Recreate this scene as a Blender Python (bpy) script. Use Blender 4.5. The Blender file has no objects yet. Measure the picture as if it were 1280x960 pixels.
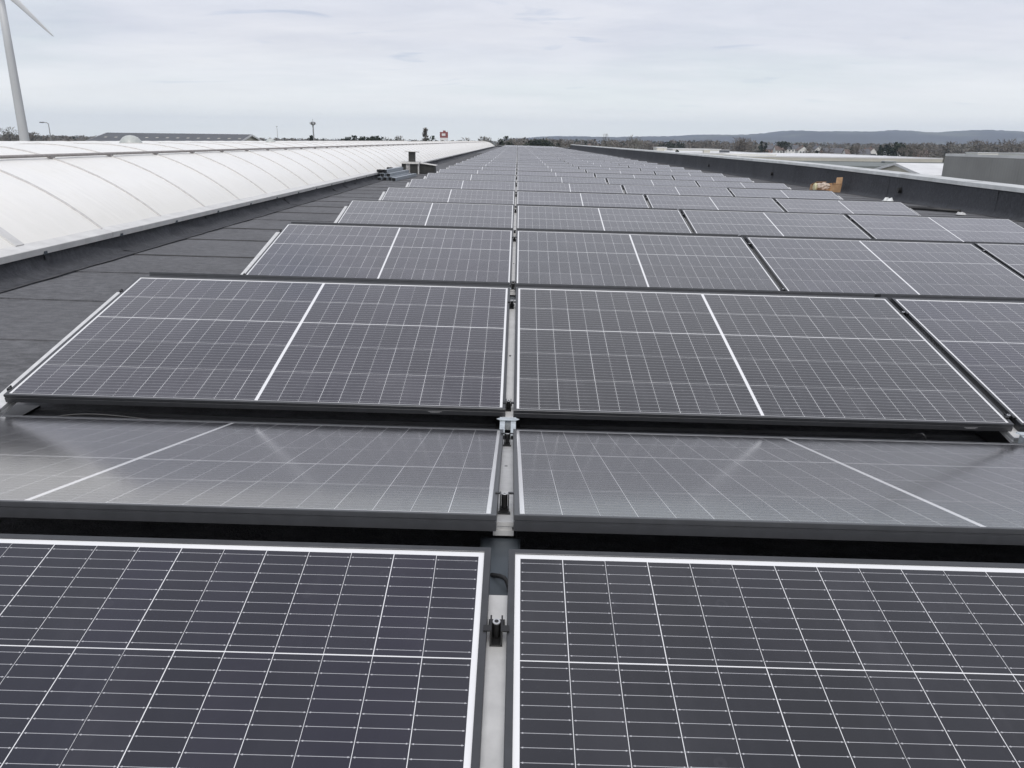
import bpy, bmesh, math, random
from mathutils import Matrix, Vector
random.seed(7)
scene = bpy.context.scene
COL = scene.collection
rad = math.radians

# ------------------------------------------------------------------ camera, sky, sun, exposure
# roof frame: x across the rows, y away from the camera, z = 0 at the low edge of the panels.
# The roof falls 0.9 degrees to the right; TILT turns roof coordinates into the level world.
TILT = Matrix.Rotation(0.0159, 4, 'Y')
F_PX, PITCH, YAW, ROLL = 961.09, 0.3065, 0.0016, 0.0293
CAM = Vector((0.0042, -2.4399, 0.8963))

def camera_axes():
    fwd = Vector((math.sin(YAW) * math.cos(PITCH), math.cos(YAW) * math.cos(PITCH), -math.sin(PITCH)))
    right = Vector((math.cos(YAW), -math.sin(YAW), 0)); up = right.cross(fwd)
    return math.cos(ROLL) * right + math.sin(ROLL) * up, -math.sin(ROLL) * right + math.cos(ROLL) * up, fwd
AX_R, AX_U, AX_F = camera_axes()
cam_data = bpy.data.cameras.new('camera')
cam_data.sensor_width = 36.0
cam_data.lens = 36.0 * F_PX / 1280.0
cam_data.clip_start = 0.02
cam_data.clip_end = 40000
cam = bpy.data.objects.new('camera', cam_data)
COL.objects.link(cam)
m = Matrix((AX_R, AX_U, -AX_F)).transposed().to_4x4()
m.translation = CAM
cam.matrix_world = TILT @ m
scene.camera = cam

SUN_EL, SUN_AZ = rad(52), rad(178)          # azimuth clockwise from +y
world = bpy.data.worlds.new('World')
scene.world = world
world.use_nodes = True

def build_world():
    nt = world.node_tree; nt.nodes.clear()
    N = lambda t: nt.nodes.new(t); L = nt.links.new
    out = N('ShaderNodeOutputWorld'); bg = N('ShaderNodeBackground')
    sky = N('ShaderNodeTexSky'); sky.sky_type = 'NISHITA'; sky.sun_disc = False
    sky.sun_elevation = SUN_EL; sky.sun_rotation = SUN_AZ; sky.air_density = 1.0; sky.dust_density = 2.0
    tc = N('ShaderNodeTexCoord'); sep = N('ShaderNodeSeparateXYZ'); L(tc.outputs['Generated'], sep.inputs[0])
    mx = N('ShaderNodeMath'); mx.operation = 'MAXIMUM'; mx.inputs[1].default_value = 0.0; L(sep.outputs[2], mx.inputs[0])
    ad = N('ShaderNodeMath'); ad.operation = 'ADD'; ad.inputs[1].default_value = 0.10; L(mx.outputs[0], ad.inputs[0])
    dx = N('ShaderNodeMath'); dx.operation = 'DIVIDE'; L(sep.outputs[0], dx.inputs[0]); L(ad.outputs[0], dx.inputs[1])
    dy = N('ShaderNodeMath'); dy.operation = 'DIVIDE'; L(sep.outputs[1], dy.inputs[0]); L(ad.outputs[0], dy.inputs[1])
    cmb = N('ShaderNodeCombineXYZ'); L(dx.outputs[0], cmb.inputs[0]); L(dy.outputs[0], cmb.inputs[1])
    def noise(scale, det, rough, off, sx=1.0, dist=0.0):
        mp = N('ShaderNodeMapping'); mp.inputs['Location'].default_value = off; mp.inputs['Scale'].default_value = (sx, 1, 1)
        L(cmb.outputs[0], mp.inputs[0])
        n = N('ShaderNodeTexNoise'); n.inputs['Scale'].default_value = scale; n.inputs['Detail'].default_value = det
        n.inputs['Roughness'].default_value = rough; n.inputs['Distortion'].default_value = dist
        L(mp.outputs[0], n.inputs['Vector']); return n.outputs['Fac']
    def ramp(fac, stops):
        r = N('ShaderNodeValToRGB'); el = r.color_ramp.elements
        el[0].position, el[0].color = stops[0]; el[1].position, el[1].color = stops[-1]
        for pos, c in stops[1:-1]:
            e = el.new(pos); e.color = c
        L(fac, r.inputs[0]); return r.outputs[0]
    # broad cloud deck: lavender white against thinner blue-grey
    big = ramp(noise(0.42, 5, 0.55, (2.6, 8.9, 0), 0.75), [(0.36, (0.585, 0.63, 0.685, 1)), (0.50, (0.67, 0.68, 0.745, 1)), (0.64, (0.71, 0.71, 0.76, 1))])
    wisp = ramp(noise(2.6, 5, 0.6, (4.7, 9.4, 0), 0.55, 0.5), [(0.62, (0, 0, 0, 1)), (0.72, (1, 1, 1, 1))])
    mott = ramp(noise(1.6, 6, 0.65, (1.3, 6.1, 0), 0.6, 0.2), [(0.32, (0.90, 0.91, 0.93, 1)), (0.62, (1.04, 1.04, 1.03, 1))])
    mixm = N('ShaderNodeMixRGB'); mixm.blend_type = 'MULTIPLY'; mixm.inputs[0].default_value = 1.0; L(big, mixm.inputs[1]); L(mott, mixm.inputs[2]); big = mixm.outputs[0]
    mixw = N('ShaderNodeMixRGB'); mixw.blend_type = 'MULTIPLY'; mixw.inputs[2].default_value = (0.76, 0.81, 0.88, 1)
    L(wisp, mixw.inputs[0]); L(big, mixw.inputs[1])
    # hazy band that every overcast sky has above the horizon, all the way round
    hz = ramp(mx.outputs[0], [(0.0, (1, 1, 1, 1)), (0.11, (0, 0, 0, 1))])
    mixh = N('ShaderNodeMixRGB'); mixh.inputs[2].default_value = (1.10, 1.12, 1.07, 1)
    mh = N('ShaderNodeMath'); mh.operation = 'MULTIPLY'; mh.inputs[1].default_value = 0.75; L(hz, mh.inputs[0])
    L(mh.outputs[0], mixh.inputs[0]); L(mixw.outputs[0], mixh.inputs[1])
    # clear sky showing faintly through the deck
    sc = N('ShaderNodeMixRGB'); sc.blend_type = 'MULTIPLY'; sc.inputs[0].default_value = 1.0
    sc.inputs[2].default_value = (0.1, 0.1, 0.1, 1); L(sky.outputs[0], sc.inputs[1])
    mixs = N('ShaderNodeMixRGB'); mixs.inputs[0].default_value = 0.90; L(sc.outputs[0], mixs.inputs[1]); L(mixh.outputs[0], mixs.inputs[2])
    L(mixs.outputs[0], bg.inputs['Color']); bg.inputs['Strength'].default_value = 1.0
    L(bg.outputs[0], out.inputs['Surface'])
build_world()

sun_data = bpy.data.lights.new('sun', 'SUN')
sun_data.energy = 1.4; sun_data.angle = rad(25); sun_data.color = (1.0, 0.97, 0.93)
sun = bpy.data.objects.new('sun', sun_data)
COL.objects.link(sun)
sd = Vector((math.sin(SUN_AZ) * math.cos(SUN_EL), math.cos(SUN_AZ) * math.cos(SUN_EL), math.sin(SUN_EL)))
sun.rotation_euler = sd.to_track_quat('Z', 'Y').to_euler()
sun.location = (0, 0, 60)

vs = scene.view_settings
vs.view_transform = 'Standard'; vs.look = 'None'; vs.exposure = 0.28; vs.gamma = 1.0; vs.use_curve_mapping = False
scene.render.engine = 'CYCLES'
scene.cycles.volume_bounces = 2
scene.cycles.max_bounces = 8

# ------------------------------------------------------------------ helpers
def at(px, py, y):
    """world point on the sight line of photo pixel (px, py) at depth y (roof frame)"""
    d = AX_R * ((px - 640) / F_PX) + AX_U * ((480 - py) / F_PX) + AX_F
    return TILT @ (CAM + d * ((y - CAM.y) / d.y))

class MB:
    """collects faces for one mesh"""
    def __init__(s): s.v = []; s.f = []; s.mi = []
    def quad(s, a, b, c, d, mi=0):
        i = len(s.v); s.v += [tuple(a), tuple(b), tuple(c), tuple(d)]; s.f.append((i, i + 1, i + 2, i + 3)); s.mi.append(mi)
    def tri(s, a, b, c, mi=0):
        i = len(s.v); s.v += [tuple(a), tuple(b), tuple(c)]; s.f.append((i, i + 1, i + 2)); s.mi.append(mi)
    def box(s, lo, hi, mat=None, mi=0):
        x0, y0, z0 = lo; x1, y1, z1 = hi
        P = [Vector(q) for q in ((x0, y0, z0), (x1, y0, z0), (x1, y1, z0), (x0, y1, z0), (x0, y0, z1), (x1, y0, z1), (x1, y1, z1), (x0, y1, z1))]
        if mat is not None: P = [mat @ q for q in P]
        i = len(s.v); s.v += [tuple(q) for q in P]
        for f in ((0, 3, 2, 1), (4, 5, 6, 7), (0, 1, 5, 4), (1, 2, 6, 5), (2, 3, 7, 6), (3, 0, 4, 7)):
            s.f.append(tuple(i + k for k in f)); s.mi.append(mi)
        return s
    def sweep(s, prof, rings, closed=True, cap=False, mi=0):
        """prof: list of per-ring vertex lists"""
        n = len(prof); base = len(s.v)
        for r in rings: s.v += [tuple(q) for q in r]
        m_ = len(rings[0])
        for k in range(len(rings) - 1):
            for j in range(m_ if closed else m_ - 1):
                a = base + k * m_ + j; b = base + k * m_ + (j + 1) % m_
                s.f.append((a, b, b + m_, a + m_)); s.mi.append(mi)
        if cap:
            s.f.append(tuple(base + j for j in reversed(range(m_)))); s.mi.append(mi)
            s.f.append(tuple(base + (len(rings) - 1) * m_ + j for j in range(m_))); s.mi.append(mi)
        return s
    def tube(s, pts, radii, n=8, cap=True, mi=0):
        pts = [Vector(p) for p in pts]; rings = []
        if not hasattr(radii, '__len__'): radii = [radii] * len(pts)
        for k, p in enumerate(pts):
            d = (pts[min(k + 1, len(pts) - 1)] - pts[max(k - 1, 0)]).normalized()
            a = d.cross(Vector((0, 0, 1)) if abs(d.z) < 0.9 else Vector((1, 0, 0))).normalized(); b = d.cross(a)
            rings.append([p + radii[k] * (math.cos(2 * math.pi * j / n) * a + math.sin(2 * math.pi * j / n) * b) for j in range(n)])
        return s.sweep(rings, rings, True, cap, mi)
    def mesh(s, name, mats):
        me = bpy.data.meshes.new(name); me.from_pydata(s.v, [], s.f)
        if not isinstance(mats, (list, tuple)): mats = [mats]
        for q in mats: me.materials.append(q)
        if len(mats) > 1: me.polygons.foreach_set('material_index', s.mi)
        me.update(); return me

def obj(name, me, parent=None, loc=None, mat=None):
    o = bpy.data.objects.new(name, me); COL.objects.link(o)
    if parent is not None: o.parent = parent
    if loc is not None: o.location = loc
    if mat is not None: o.matrix_basis = mat
    return o
def tag(o, label, cat, group=None):
    o['label'] = label; o['category'] = cat
    if group: o['group'] = group
    return o
def thing(name, label, cat, mat=None, group=None, roof=True):
    o = bpy.data.objects.new(name, None); COL.objects.link(o); o.empty_display_size = 0.1
    mt = mat if mat is not None else Matrix.Identity(4)
    if not isinstance(mt, Matrix): mt = Matrix.Translation(mt)
    o.matrix_basis = (TILT @ mt) if roof else mt
    return tag(o, label, cat, group)
def struct(name, me, roof=True, mat=None):
    o = obj(name, me); o['kind'] = 'structure'
    mt = mat if mat is not None else Matrix.Identity(4)
    o.matrix_basis = (TILT @ mt) if roof else mt
    return o
def smooth(me, ang=None):
    me.polygons.foreach_set('use_smooth', [True] * len(me.polygons)); return me

ONES = ['', 'first', 'second', 'third', 'fourth', 'fifth', 'sixth', 'seventh', 'eighth', 'ninth', 'tenth', 'eleventh', 'twelfth', 'thirteenth', 'fourteenth', 'fifteenth', 'sixteenth', 'seventeenth', 'eighteenth', 'nineteenth']
TENS = {20: ('twentieth', 'twenty'), 30: ('thirtieth', 'thirty'), 40: ('fortieth', 'forty'), 50: ('fiftieth', 'fifty'), 60: ('sixtieth', 'sixty'), 70: ('seventieth', 'seventy'), 80: ('eightieth', 'eighty'), 90: ('ninetieth', 'ninety')}
def nth(n):
    if n < 20: return ONES[n]
    if n >= 100: return 'hundred and ' + nth(n - 100) if n > 100 else 'hundredth'
    t, u = n // 10 * 10, n % 10
    return TENS[t][0] if u == 0 else TENS[t][1] + '-' + ONES[u]

# ------------------------------------------------------------------ materials
class NT:
    """tiny shader-graph helper"""
    def __init__(s, name):
        s.m = bpy.data.materials.new(name); s.m.use_nodes = True; s.t = s.m.node_tree; s.t.nodes.clear()
        s.out = s.t.nodes.new('ShaderNodeOutputMaterial'); s.b = s.t.nodes.new('ShaderNodeBsdfPrincipled')
        s.t.links.new(s.b.outputs[0], s.out.inputs[0])
    def n(s, t): return s.t.nodes.new(t)
    def put(s, x, sock):
        if isinstance(x, bpy.types.NodeSocket): s.t.links.new(x, sock)
        else: sock.default_value = x
    def math(s, op, a, b=None, c=None):
        q = s.n('ShaderNodeMath'); q.operation = op
        for k, x in enumerate((a, b, c)):
            if x is not None: s.put(x, q.inputs[k])
        return q.outputs[0]
    def coord(s, kind='Object'):
        return s.n('ShaderNodeTexCoord').outputs[kind]
    def xyz(s, v):
        q = s.n('ShaderNodeSeparateXYZ'); s.put(v, q.inputs[0]); return q.outputs
    def noise(s, scale, detail=3, rough=0.5, vec=None, sc=None):
        q = s.n('ShaderNodeTexNoise'); q.inputs['Scale'].default_value = scale; q.inputs['Detail'].default_value = detail; q.inputs['Roughness'].default_value = rough
        v = vec if vec is not None else s.coord()
        if sc is not None:
            mp = s.n('ShaderNodeMapping'); mp.inputs['Scale'].default_value = sc; s.put(v, mp.inputs[0]); v = mp.outputs[0]
        s.put(v, q.inputs['Vector']); return q.outputs['Fac']
    def ramp(s, fac, stops):
        r = s.n('ShaderNodeValToRGB'); el = r.color_ramp.elements
        cc = lambda c: (c[0], c[1], c[2], 1) if hasattr(c, '__len__') else (c, c, c, 1)
        el[0].position, el[0].color = stops[0][0], cc(stops[0][1]); el[1].position, el[1].color = stops[-1][0], cc(stops[-1][1])
        for p, c in stops[1:-1]:
            e = el.new(p); e.color = cc(c)
        s.put(fac, r.inputs[0]); return r.outputs[0]
    def mix(s, fac, a, b, mode='MIX'):
        q = s.n('ShaderNodeMixRGB'); q.blend_type = mode
        s.put(fac, q.inputs[0])
        for k, x in ((1, a), (2, b)):
            if isinstance(x, (tuple, list)): x = (x[0], x[1], x[2], 1)
            s.put(x, q.inputs[k])
        return q.outputs[0]
    def set(s, **kw):
        for k, x in kw.items():
            key = {'color': 'Base Color', 'rough': 'Roughness', 'metal': 'Metallic', 'spec': 'Specular IOR Level', 'ior': 'IOR', 'coat': 'Coat Weight', 'coatr': 'Coat Roughness', 'normal': 'Normal', 'sheen': 'Sheen Weight'}[k]
            if isinstance(x, (tuple, list)): x = (x[0], x[1], x[2], 1)
            s.put(x, s.b.inputs[key])
        return s.m
    def bump(s, h, strength=0.3, dist=0.01):
        q = s.n('ShaderNodeBump'); q.inputs['Strength'].default_value = strength; q.inputs['Distance'].default_value = dist
        s.put(h, q.inputs['Height']); return q.outputs[0]
    def rnd(s): return s.n('ShaderNodeObjectInfo').outputs['Random']

def plain(name, col, rough=0.6, metal=0.0, var=0.25, scale=6.0, spec=0.5):
    q = NT(name); f = q.noise(scale, 4, 0.6)
    lo = tuple(c * (1 - var) for c in col); hi = tuple(min(1, c * (1 + var)) for c in col)
    return q.set(color=q.ramp(f, [(0.3, lo), (0.7, hi)]), rough=rough, metal=metal, spec=spec)

# glass-covered laminate: a faint pale film of dust, tinted lavender for reflected sky
def dust_and_sky_sheen(q, base, vec, info):
    """dust film, run-off streaks and dried water marks on the glass; the object's colour alpha says how dirty that spot is"""
    film = q.ramp(q.noise(2.1, 6, 0.65, vec), [(0.46, 0.0), (0.74, 1.0)])
    streak = q.ramp(q.noise(5.0, 4, 0.6, vec, (5.0, 0.5, 0.5)), [(0.52, 0.0), (0.72, 1.0)])
    vo = q.n('ShaderNodeTexVoronoi'); vo.inputs['Scale'].default_value = 17; q.put(vec, vo.inputs['Vector'])
    d = vo.outputs['Distance']
    ring = q.math('MULTIPLY', q.math('LESS_THAN', q.math('ABSOLUTE', q.math('SUBTRACT', d, 0.13)), 0.035), q.math('GREATER_THAN', q.xyz(vo.outputs['Color'])[0], 0.80))
    f = q.math('ADD', q.math('MULTIPLY', film, 0.045), q.math('MULTIPLY', streak, 0.018))
    f = q.math('ADD', f, q.math('MULTIPLY', ring, 0.022))
    f = q.math('ADD', q.math('MULTIPLY', f, q.math('ADD', 0.45, q.math('MULTIPLY', info['Alpha'], 2.2))), q.math('MULTIPLY', info['Alpha'], 0.030))
    return q.mix(f, base, (0.42, 0.415, 0.45))
CELL_A, CELL_B = (0.0030, 0.0030, 0.0078), (0.0052, 0.0046, 0.0100)
GLASS_R = 0.12
def mat_cell():
    q = NT('silicon_cell'); o = q.xyz(q.coord()); info = q.n('ShaderNodeObjectInfo').outputs; r = info['Random']
    base = q.mix(1.0, q.mix(r, CELL_A, CELL_B), info['Color'], 'MULTIPLY')
    # ten wires across the cell, 21 mm apart, with solder pads at the ends
    ph = q.math('SUBTRACT', q.math('FRACT', q.math('DIVIDE', q.math('ADD', o[1], 0.105), 0.021)), 0.5)
    wire = q.math('LESS_THAN', q.math('ABSOLUTE', ph), 0.018)
    pad = q.math('MULTIPLY', q.math('LESS_THAN', q.math('ABSOLUTE', ph), 0.05), q.math('LESS_THAN', q.math('ABSOLUTE', q.math('SUBTRACT', q.math('ABSOLUTE', o[0]), 0.0312)), 0.0009))
    far = q.math('LESS_THAN', q.math('ABSOLUTE', o[0]), 0.0338)
    w = q.math('MULTIPLY', q.math('MAXIMUM', wire, pad), far)
    col = q.mix(w, base, (0.44, 0.44, 0.46))
    geo = q.n('ShaderNodeNewGeometry').outputs['Position']
    return q.set(color=dust_and_sky_sheen(q, col, geo, info), rough=GLASS_R, ior=1.40, coat=0.8, coatr=0.11, sheen=0.0)
def mat_backsheet():
    q = NT('white_backsheet'); info = q.n('ShaderNodeObjectInfo').outputs; geo = q.n('ShaderNodeNewGeometry').outputs['Position']
    return q.set(color=dust_and_sky_sheen(q, q.ramp(q.noise(3), [(0.3, (0.74, 0.74, 0.75)), (0.7, (0.80, 0.80, 0.80))]), geo, info), rough=GLASS_R, ior=1.40, coat=0.8, coatr=0.11, sheen=0.0)
ROWS = [0.0155]
for gap_ in (0.0013, 0.0013, 0.0046, 0.0020): ROWS.append(ROWS[-1] + 0.210 + gap_)
def mat_laminate():
    """cells too far off to build singly: the same cell layout as flat print under the glass"""
    q = NT('cell_laminate'); uv = q.xyz(q.n('ShaderNodeUVMap').outputs[0]); info = q.n('ShaderNodeObjectInfo').outputs; r = info['Random']
    ax = q.math('SUBTRACT', q.math('ABSOLUTE', uv[0]), 0.006)
    fr = q.math('MULTIPLY', q.math('FRACT', q.math('DIVIDE', ax, 0.071)), 0.071)
    inx = q.math('MULTIPLY', q.math('GREATER_THAN', ax, 0.0), q.math('LESS_THAN', ax, 0.851))
    cell = q.math('MULTIPLY', inx, q.math('LESS_THAN', fr, 0.0701))
    iny = None
    for y in ROWS:
        g = q.math('LESS_THAN', q.math('ABSOLUTE', q.math('SUBTRACT', uv[1], y + 0.105)), 0.105)
        iny = g if iny is None else q.math('ADD', iny, g)
    ph = q.math('SUBTRACT', q.math('FRACT', q.math('DIVIDE', uv[1], 0.021)), 0.5)
    wire = q.math('LESS_THAN', q.math('ABSOLUTE', ph), 0.018)
    cc = q.mix(wire, q.mix(1.0, q.mix(r, CELL_A, CELL_B), info['Color'], 'MULTIPLY'), (0.34, 0.34, 0.36))
    col = q.mix(q.math('MULTIPLY', cell, iny), (0.78, 0.78, 0.78), cc)
    geo = q.n('ShaderNodeNewGeometry').outputs['Position']
    return q.set(color=dust_and_sky_sheen(q, col, geo, info), rough=GLASS_R, ior=1.40, coat=0.8, coatr=0.11, sheen=0.0)
M_CELL, M_BACK, M_LAM = mat_cell(), mat_backsheet(), mat_laminate()
M_FRAME = plain('black_anodised_frame', (0.055, 0.057, 0.062), 0.34, 0.35, 0.12, 30, 0.7)
M_ALU = plain('mill_aluminium', (0.66, 0.66, 0.655), 0.45, 0.25, 0.10, 25)
M_GALV = plain('galvanised_steel', (0.50, 0.54, 0.56), 0.45, 0.35, 0.22, 60)
M_DARKSTEEL = plain('dark_coated_steel', (0.085, 0.10, 0.115), 0.5, 0.3, 0.15, 12)
M_BLACK = plain('black_plastic', (0.012, 0.012, 0.013), 0.45, 0, 0.2, 20)
M_BOLT = plain('bright_bolt', (0.6, 0.6, 0.6), 0.3, 0.9, 0.1, 50)
M_STICK = plain('printed_sticker', (0.32, 0.32, 0.33), 0.6, 0, 0.2, 200)
def mat_membrane(name, base, seed):
    q = NT(name); v = q.n('ShaderNodeNewGeometry').outputs['Position']
    S = lambda k: tuple(x * k for x in base)
    grit = q.noise(170, 3, 0.75, v); mid = q.noise(17, 6, 0.75, v, (0.7, 1.5, 1)); blot = q.noise(1.3, 6, 0.65, v); scuff = q.noise(6, 5, 0.7, v, (0.35, 2.2, 1))
    c = q.ramp(blot, [(0.36, S(0.62)), (0.5, S(1.0)), (0.64, S(1.42))])
    c = q.mix(0.55, c, q.ramp(mid, [(0.40, S(0.40)), (0.5, S(0.95)), (0.60, S(1.75))]))
    c = q.mix(0.35, c, q.ramp(grit, [(0.35, S(0.4)), (0.65, S(1.7))]))
    c = q.mix(q.math('MULTIPLY', q.ramp(scuff, [(0.60, 0.0), (0.70, 1.0)]), 0.35), c, S(1.9))
    # edges of dried puddles
    pud = q.ramp(q.math('ABSOLUTE', q.math('SUBTRACT', q.noise(0.7, 4, 0.55, v), 0.55)), [(0.0, 1.0), (0.012, 0.0)])
    c = q.mix(q.math('MULTIPLY', pud, 0.30), c, S(1.7))
    c = q.mix(q.math('MULTIPLY', q.rnd(), 0.3), c, S(1.3))
    return q.set(color=c, rough=0.85, spec=0.3, normal=q.bump(q.math('ADD', grit, q.math('MULTIPLY', q.noise(7, 5, 0.65, v), 3.0)), 0.55, 0.008))
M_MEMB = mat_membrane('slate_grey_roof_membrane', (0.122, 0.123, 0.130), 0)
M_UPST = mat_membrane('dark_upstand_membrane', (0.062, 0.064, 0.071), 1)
M_BEAD = plain('dusty_bitumen_bead', (0.042, 0.042, 0.045), 0.6, 0, 0.5, 5)
M_BITU = plain('bitumen_bead', (0.018, 0.018, 0.019), 0.5, 0, 0.3, 14)
def mat_poly():
    q = NT('opal_polycarbonate'); v = q.n('ShaderNodeNewGeometry').outputs['Position']
    st = q.noise(1.1, 5, 0.6, v); dr = q.noise(7, 4, 0.6, v, (0.3, 3, 0.3))
    c = q.mix(0.5, q.ramp(st, [(0.3, (0.80, 0.795, 0.775)), (0.7, (0.87, 0.855, 0.815))]), q.ramp(dr, [(0.3, (0.79, 0.78, 0.755)), (0.6, (0.87, 0.855, 0.815))]))
    z = q.xyz(q.coord())[2]; foot = q.ramp(q.math('ADD', z, q.math('MULTIPLY', q.noise(6, 4, .6, v, (.4, 2.5, 1)), .25)), [(.36, .55), (.62, 0.0)])
    alg = q.ramp(q.noise(2.2, 6, .7, v), [(.50, 0.0), (.72, 1.0)])
    c = q.mix(q.math('MULTIPLY', foot, .7), c, (.55, .53, .47)); c = q.mix(q.math('MULTIPLY', alg, .2), c, (.60, .58, .50))
    c = q.mix(q.math('MULTIPLY', q.rnd(), 0.3), c, (0.82, 0.805, 0.77))
    flute = q.math('SINE', q.math('MULTIPLY', q.xyz(v)[1], 6.283 / .032))
    return q.set(color=c, rough=0.36, spec=0.35, normal=q.bump(flute, .05, .002))
M_POLY = mat_poly()
M_BAR = plain('dull_grey_glazing_bar', (0.30, 0.28, 0.275), 0.5, 0.2, 0.15, 20)
M_RIB = plain('pale_grey_glazing_bar', (0.56, 0.545, 0.53), 0.5, 0.1, 0.12, 20)
M_WHITEBAR = plain('pale_aluminium_edge', (0.62, 0.615, 0.60), 0.5, 0.1, 0.10, 8)
M_COPING = plain('weathered_zinc_coping', (0.56, 0.57, 0.56), 0.42, 0.25, 0.16, 3)

# ------------------------------------------------------------------ ground, hills, air
GZ = -11.2
def mat_ground():
    q = NT('winter_fields'); v = q.coord()
    a = q.noise(0.004, 4, 0.5, v); b = q.noise(0.05, 5, 0.6, v)
    c = q.ramp(a, [(0.35, (0.055, 0.065, 0.035)), (0.5, (0.085, 0.085, 0.055)), (0.65, (0.10, 0.085, 0.06))])
    return q.set(color=q.mix(0.4, c, q.ramp(b, [(0.3, (0.04, 0.05, 0.03)), (0.7, (0.12, 0.11, 0.08))])), rough=0.95, spec=0.1)
g_ = MB(); g_.quad((-9000, -800, GZ), (9000, -800, GZ), (9000, 7300, GZ), (-9000, 7300, GZ))
struct('ground', g_.mesh('ground', mat_ground()), roof=False)
def mat_hill():
    q = NT('wooded_hillside'); v = q.coord()
    a = q.noise(0.0022, 5, 0.6, v); b = q.noise(0.03, 3, 0.6, v)
    c = q.ramp(a, [(0.42, (0.030, 0.030, 0.040)), (0.55, (0.052, 0.050, 0.056)), (0.62, (0.12, 0.125, 0.085)), (0.70, (0.20, 0.18, 0.13))])  # purplish bare woods, tinted bluer in the colour to add to the haze
    return q.set(color=q.mix(0.35, c, q.ramp(b, [(0.35, (0.022, 0.022, 0.028)), (0.65, (0.075, 0.07, 0.075))])), rough=0.95, spec=0.1)
def hills():
    rng = random.Random(3)
    # crest of the ridge as (bearing tangent x/y, height above ground), a real range of hills 6 km off that runs on to the right
    prof = [(-0.02, 26), (0.03, 46), (0.08, 56), (0.14, 68), (0.20, 76), (0.27, 88), (0.33, 104), (0.40, 112), (0.46, 128), (0.52, 120), (0.58, 134), (0.64, 130), (0.72, 140), (0.85, 132), (1.0, 126), (1.2, 118), (1.4, 100)]
    def crest(t):
        for (a, h), (b, k) in zip(prof, prof[1:]):
            if a <= t <= b: return h + (k - h) * (t - a) / (b - a)
        return 0
    mb = MB(); nx, ny = 420, 20; rows = []
    ph = [rng.uniform(0, 6.28) for _ in range(8)]
    for j in range(ny):
        s = j / (ny - 1); Y = 4300 + 2700 * s; r = []
        for i in range(nx):
            t = -0.02 + 1.3 * i / (nx - 1)
            env = math.sin(min(1, s / 0.72) * math.pi / 2) ** 1.4 if s < 0.72 else math.cos((s - 0.72) / 0.28 * math.pi / 2)
            n = sum(math.sin(t * (9 + 13 * k) + s * (3 + 2 * k) + ph[k]) / (k + 1.5) for k in range(8)) * 11 + rng.uniform(-2.2, 2.2)
            h = (crest(t) * .93 * Y / 6200 + n * min(1, crest(t) / 60)) * max(0, env)
            r.append((t * Y, Y, GZ - 0.5 + max(0, h)))
        rows.append(r)
    mb.sweep(rows, rows, closed=False)
    me = smooth(mb.mesh('hills', mat_hill()))
    return struct('hills', me, roof=False)
hills()

# ------------------------------------------------------------------ the roof we stand on
RZ = -0.10                                   # membrane surface below the panels' low edge
W, H, GAP = 1.754, 1.096, 0.026
TL, GV, GR = 0.2181, 0.1898, 0.1148
CT, ST = math.cos(TL), math.sin(TL)
PER = 2 * H * CT + GV + GR                   # 2.4446 m from valley to valley
NROW = 49                                    # facing rows, the first at k = -1
YEND = 122.0
PARX = 8.15                                  # inner face of the right-hand parapet
def par_top(y):
    pts = [(-8, 0.375), (10.2, 0.388), (13.7, 0.444), (20.6, 0.520), (37.7, 0.546), (125, 0.578)]
    for (a, h), (b, k) in zip(pts, pts[1:]):
        if a <= y <= b: return h + (k - h) * (y - a) / (b - a)
    return pts[-1][1]
mb = MB(); mb.box((-24, -9, GZ - 0.4 + 0.7), (8.44, YEND + 0.5, RZ - 0.012))
roof = struct('roof', mb.mesh('roof_body', plain('grey_cladding', (0.22, 0.23, 0.24), 0.6, 0.1, 0.1, 2)))
rng = random.Random(11)
def strip_mesh(y0, y1, x0, x1, name):
    mb = MB(); n = 14; xs = [x0 + (x1 - x0) * i / n for i in range(n + 1)]
    a = [(x, y0 - 0.05 + rng.uniform(-.012, .012), RZ + 0.004) for x in xs]        # lap edge, on top of the next sheet
    b = [(x, y1, RZ - 0.004) for x in xs]
    lo = [(p[0], p[1], RZ - 0.010) for p in a]
    mb.sweep([lo, a, b], [lo, a, b], closed=False)
    return mb.mesh(name, M_MEMB), a
ys = [-7.68, -6.7, -5.73, -4.74, -3.75, -2.72, -1.74, -0.74, 0.26]
for v_ in (1.237, 2.183, 3.168, 4.05, 5.10, 6.08): ys.append(v_)
while ys[-1] < 60: ys.append(ys[-1] + 0.98 + rng.uniform(-.03, .03))
for a, b in zip(ys, ys[1:]):
    me, edge = strip_mesh(a, b, -3.40, PARX + 0.02, 'membrane_strip')
    s_ = obj('membrane_strip', me, roof)
    bead = MB(); up = [(p[0], p[1] - rng.uniform(.000, .007), RZ + 0.0065) for p in edge]; dn = [(p[0], p[1] + rng.uniform(.000, .006), RZ + 0.0065) for p in edge]
    lw = [(p[0], p[1] - .004, RZ - 0.006) for p in up]
    bead.sweep([lw, up, dn], [lw, up, dn], closed=False)
    if rng.random() < .6: obj('bitumen_bead', bead.mesh('bitumen_bead', M_BEAD), s_)
mb = MB(); mb.quad((-3.40, ys[-1], RZ), (PARX, ys[-1], RZ), (PARX, YEND, RZ), (-3.40, YEND, RZ)); obj('membrane', mb.mesh('membrane', M_MEMB), roof)
mb = MB(); mb.quad((-24, -9, RZ - 0.004), (-7.0, -9, RZ - 0.004), (-7.0, YEND, RZ - 0.004), (-24, YEND, RZ - 0.004)); obj('membrane', mb.mesh('membrane', M_MEMB), roof)

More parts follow.
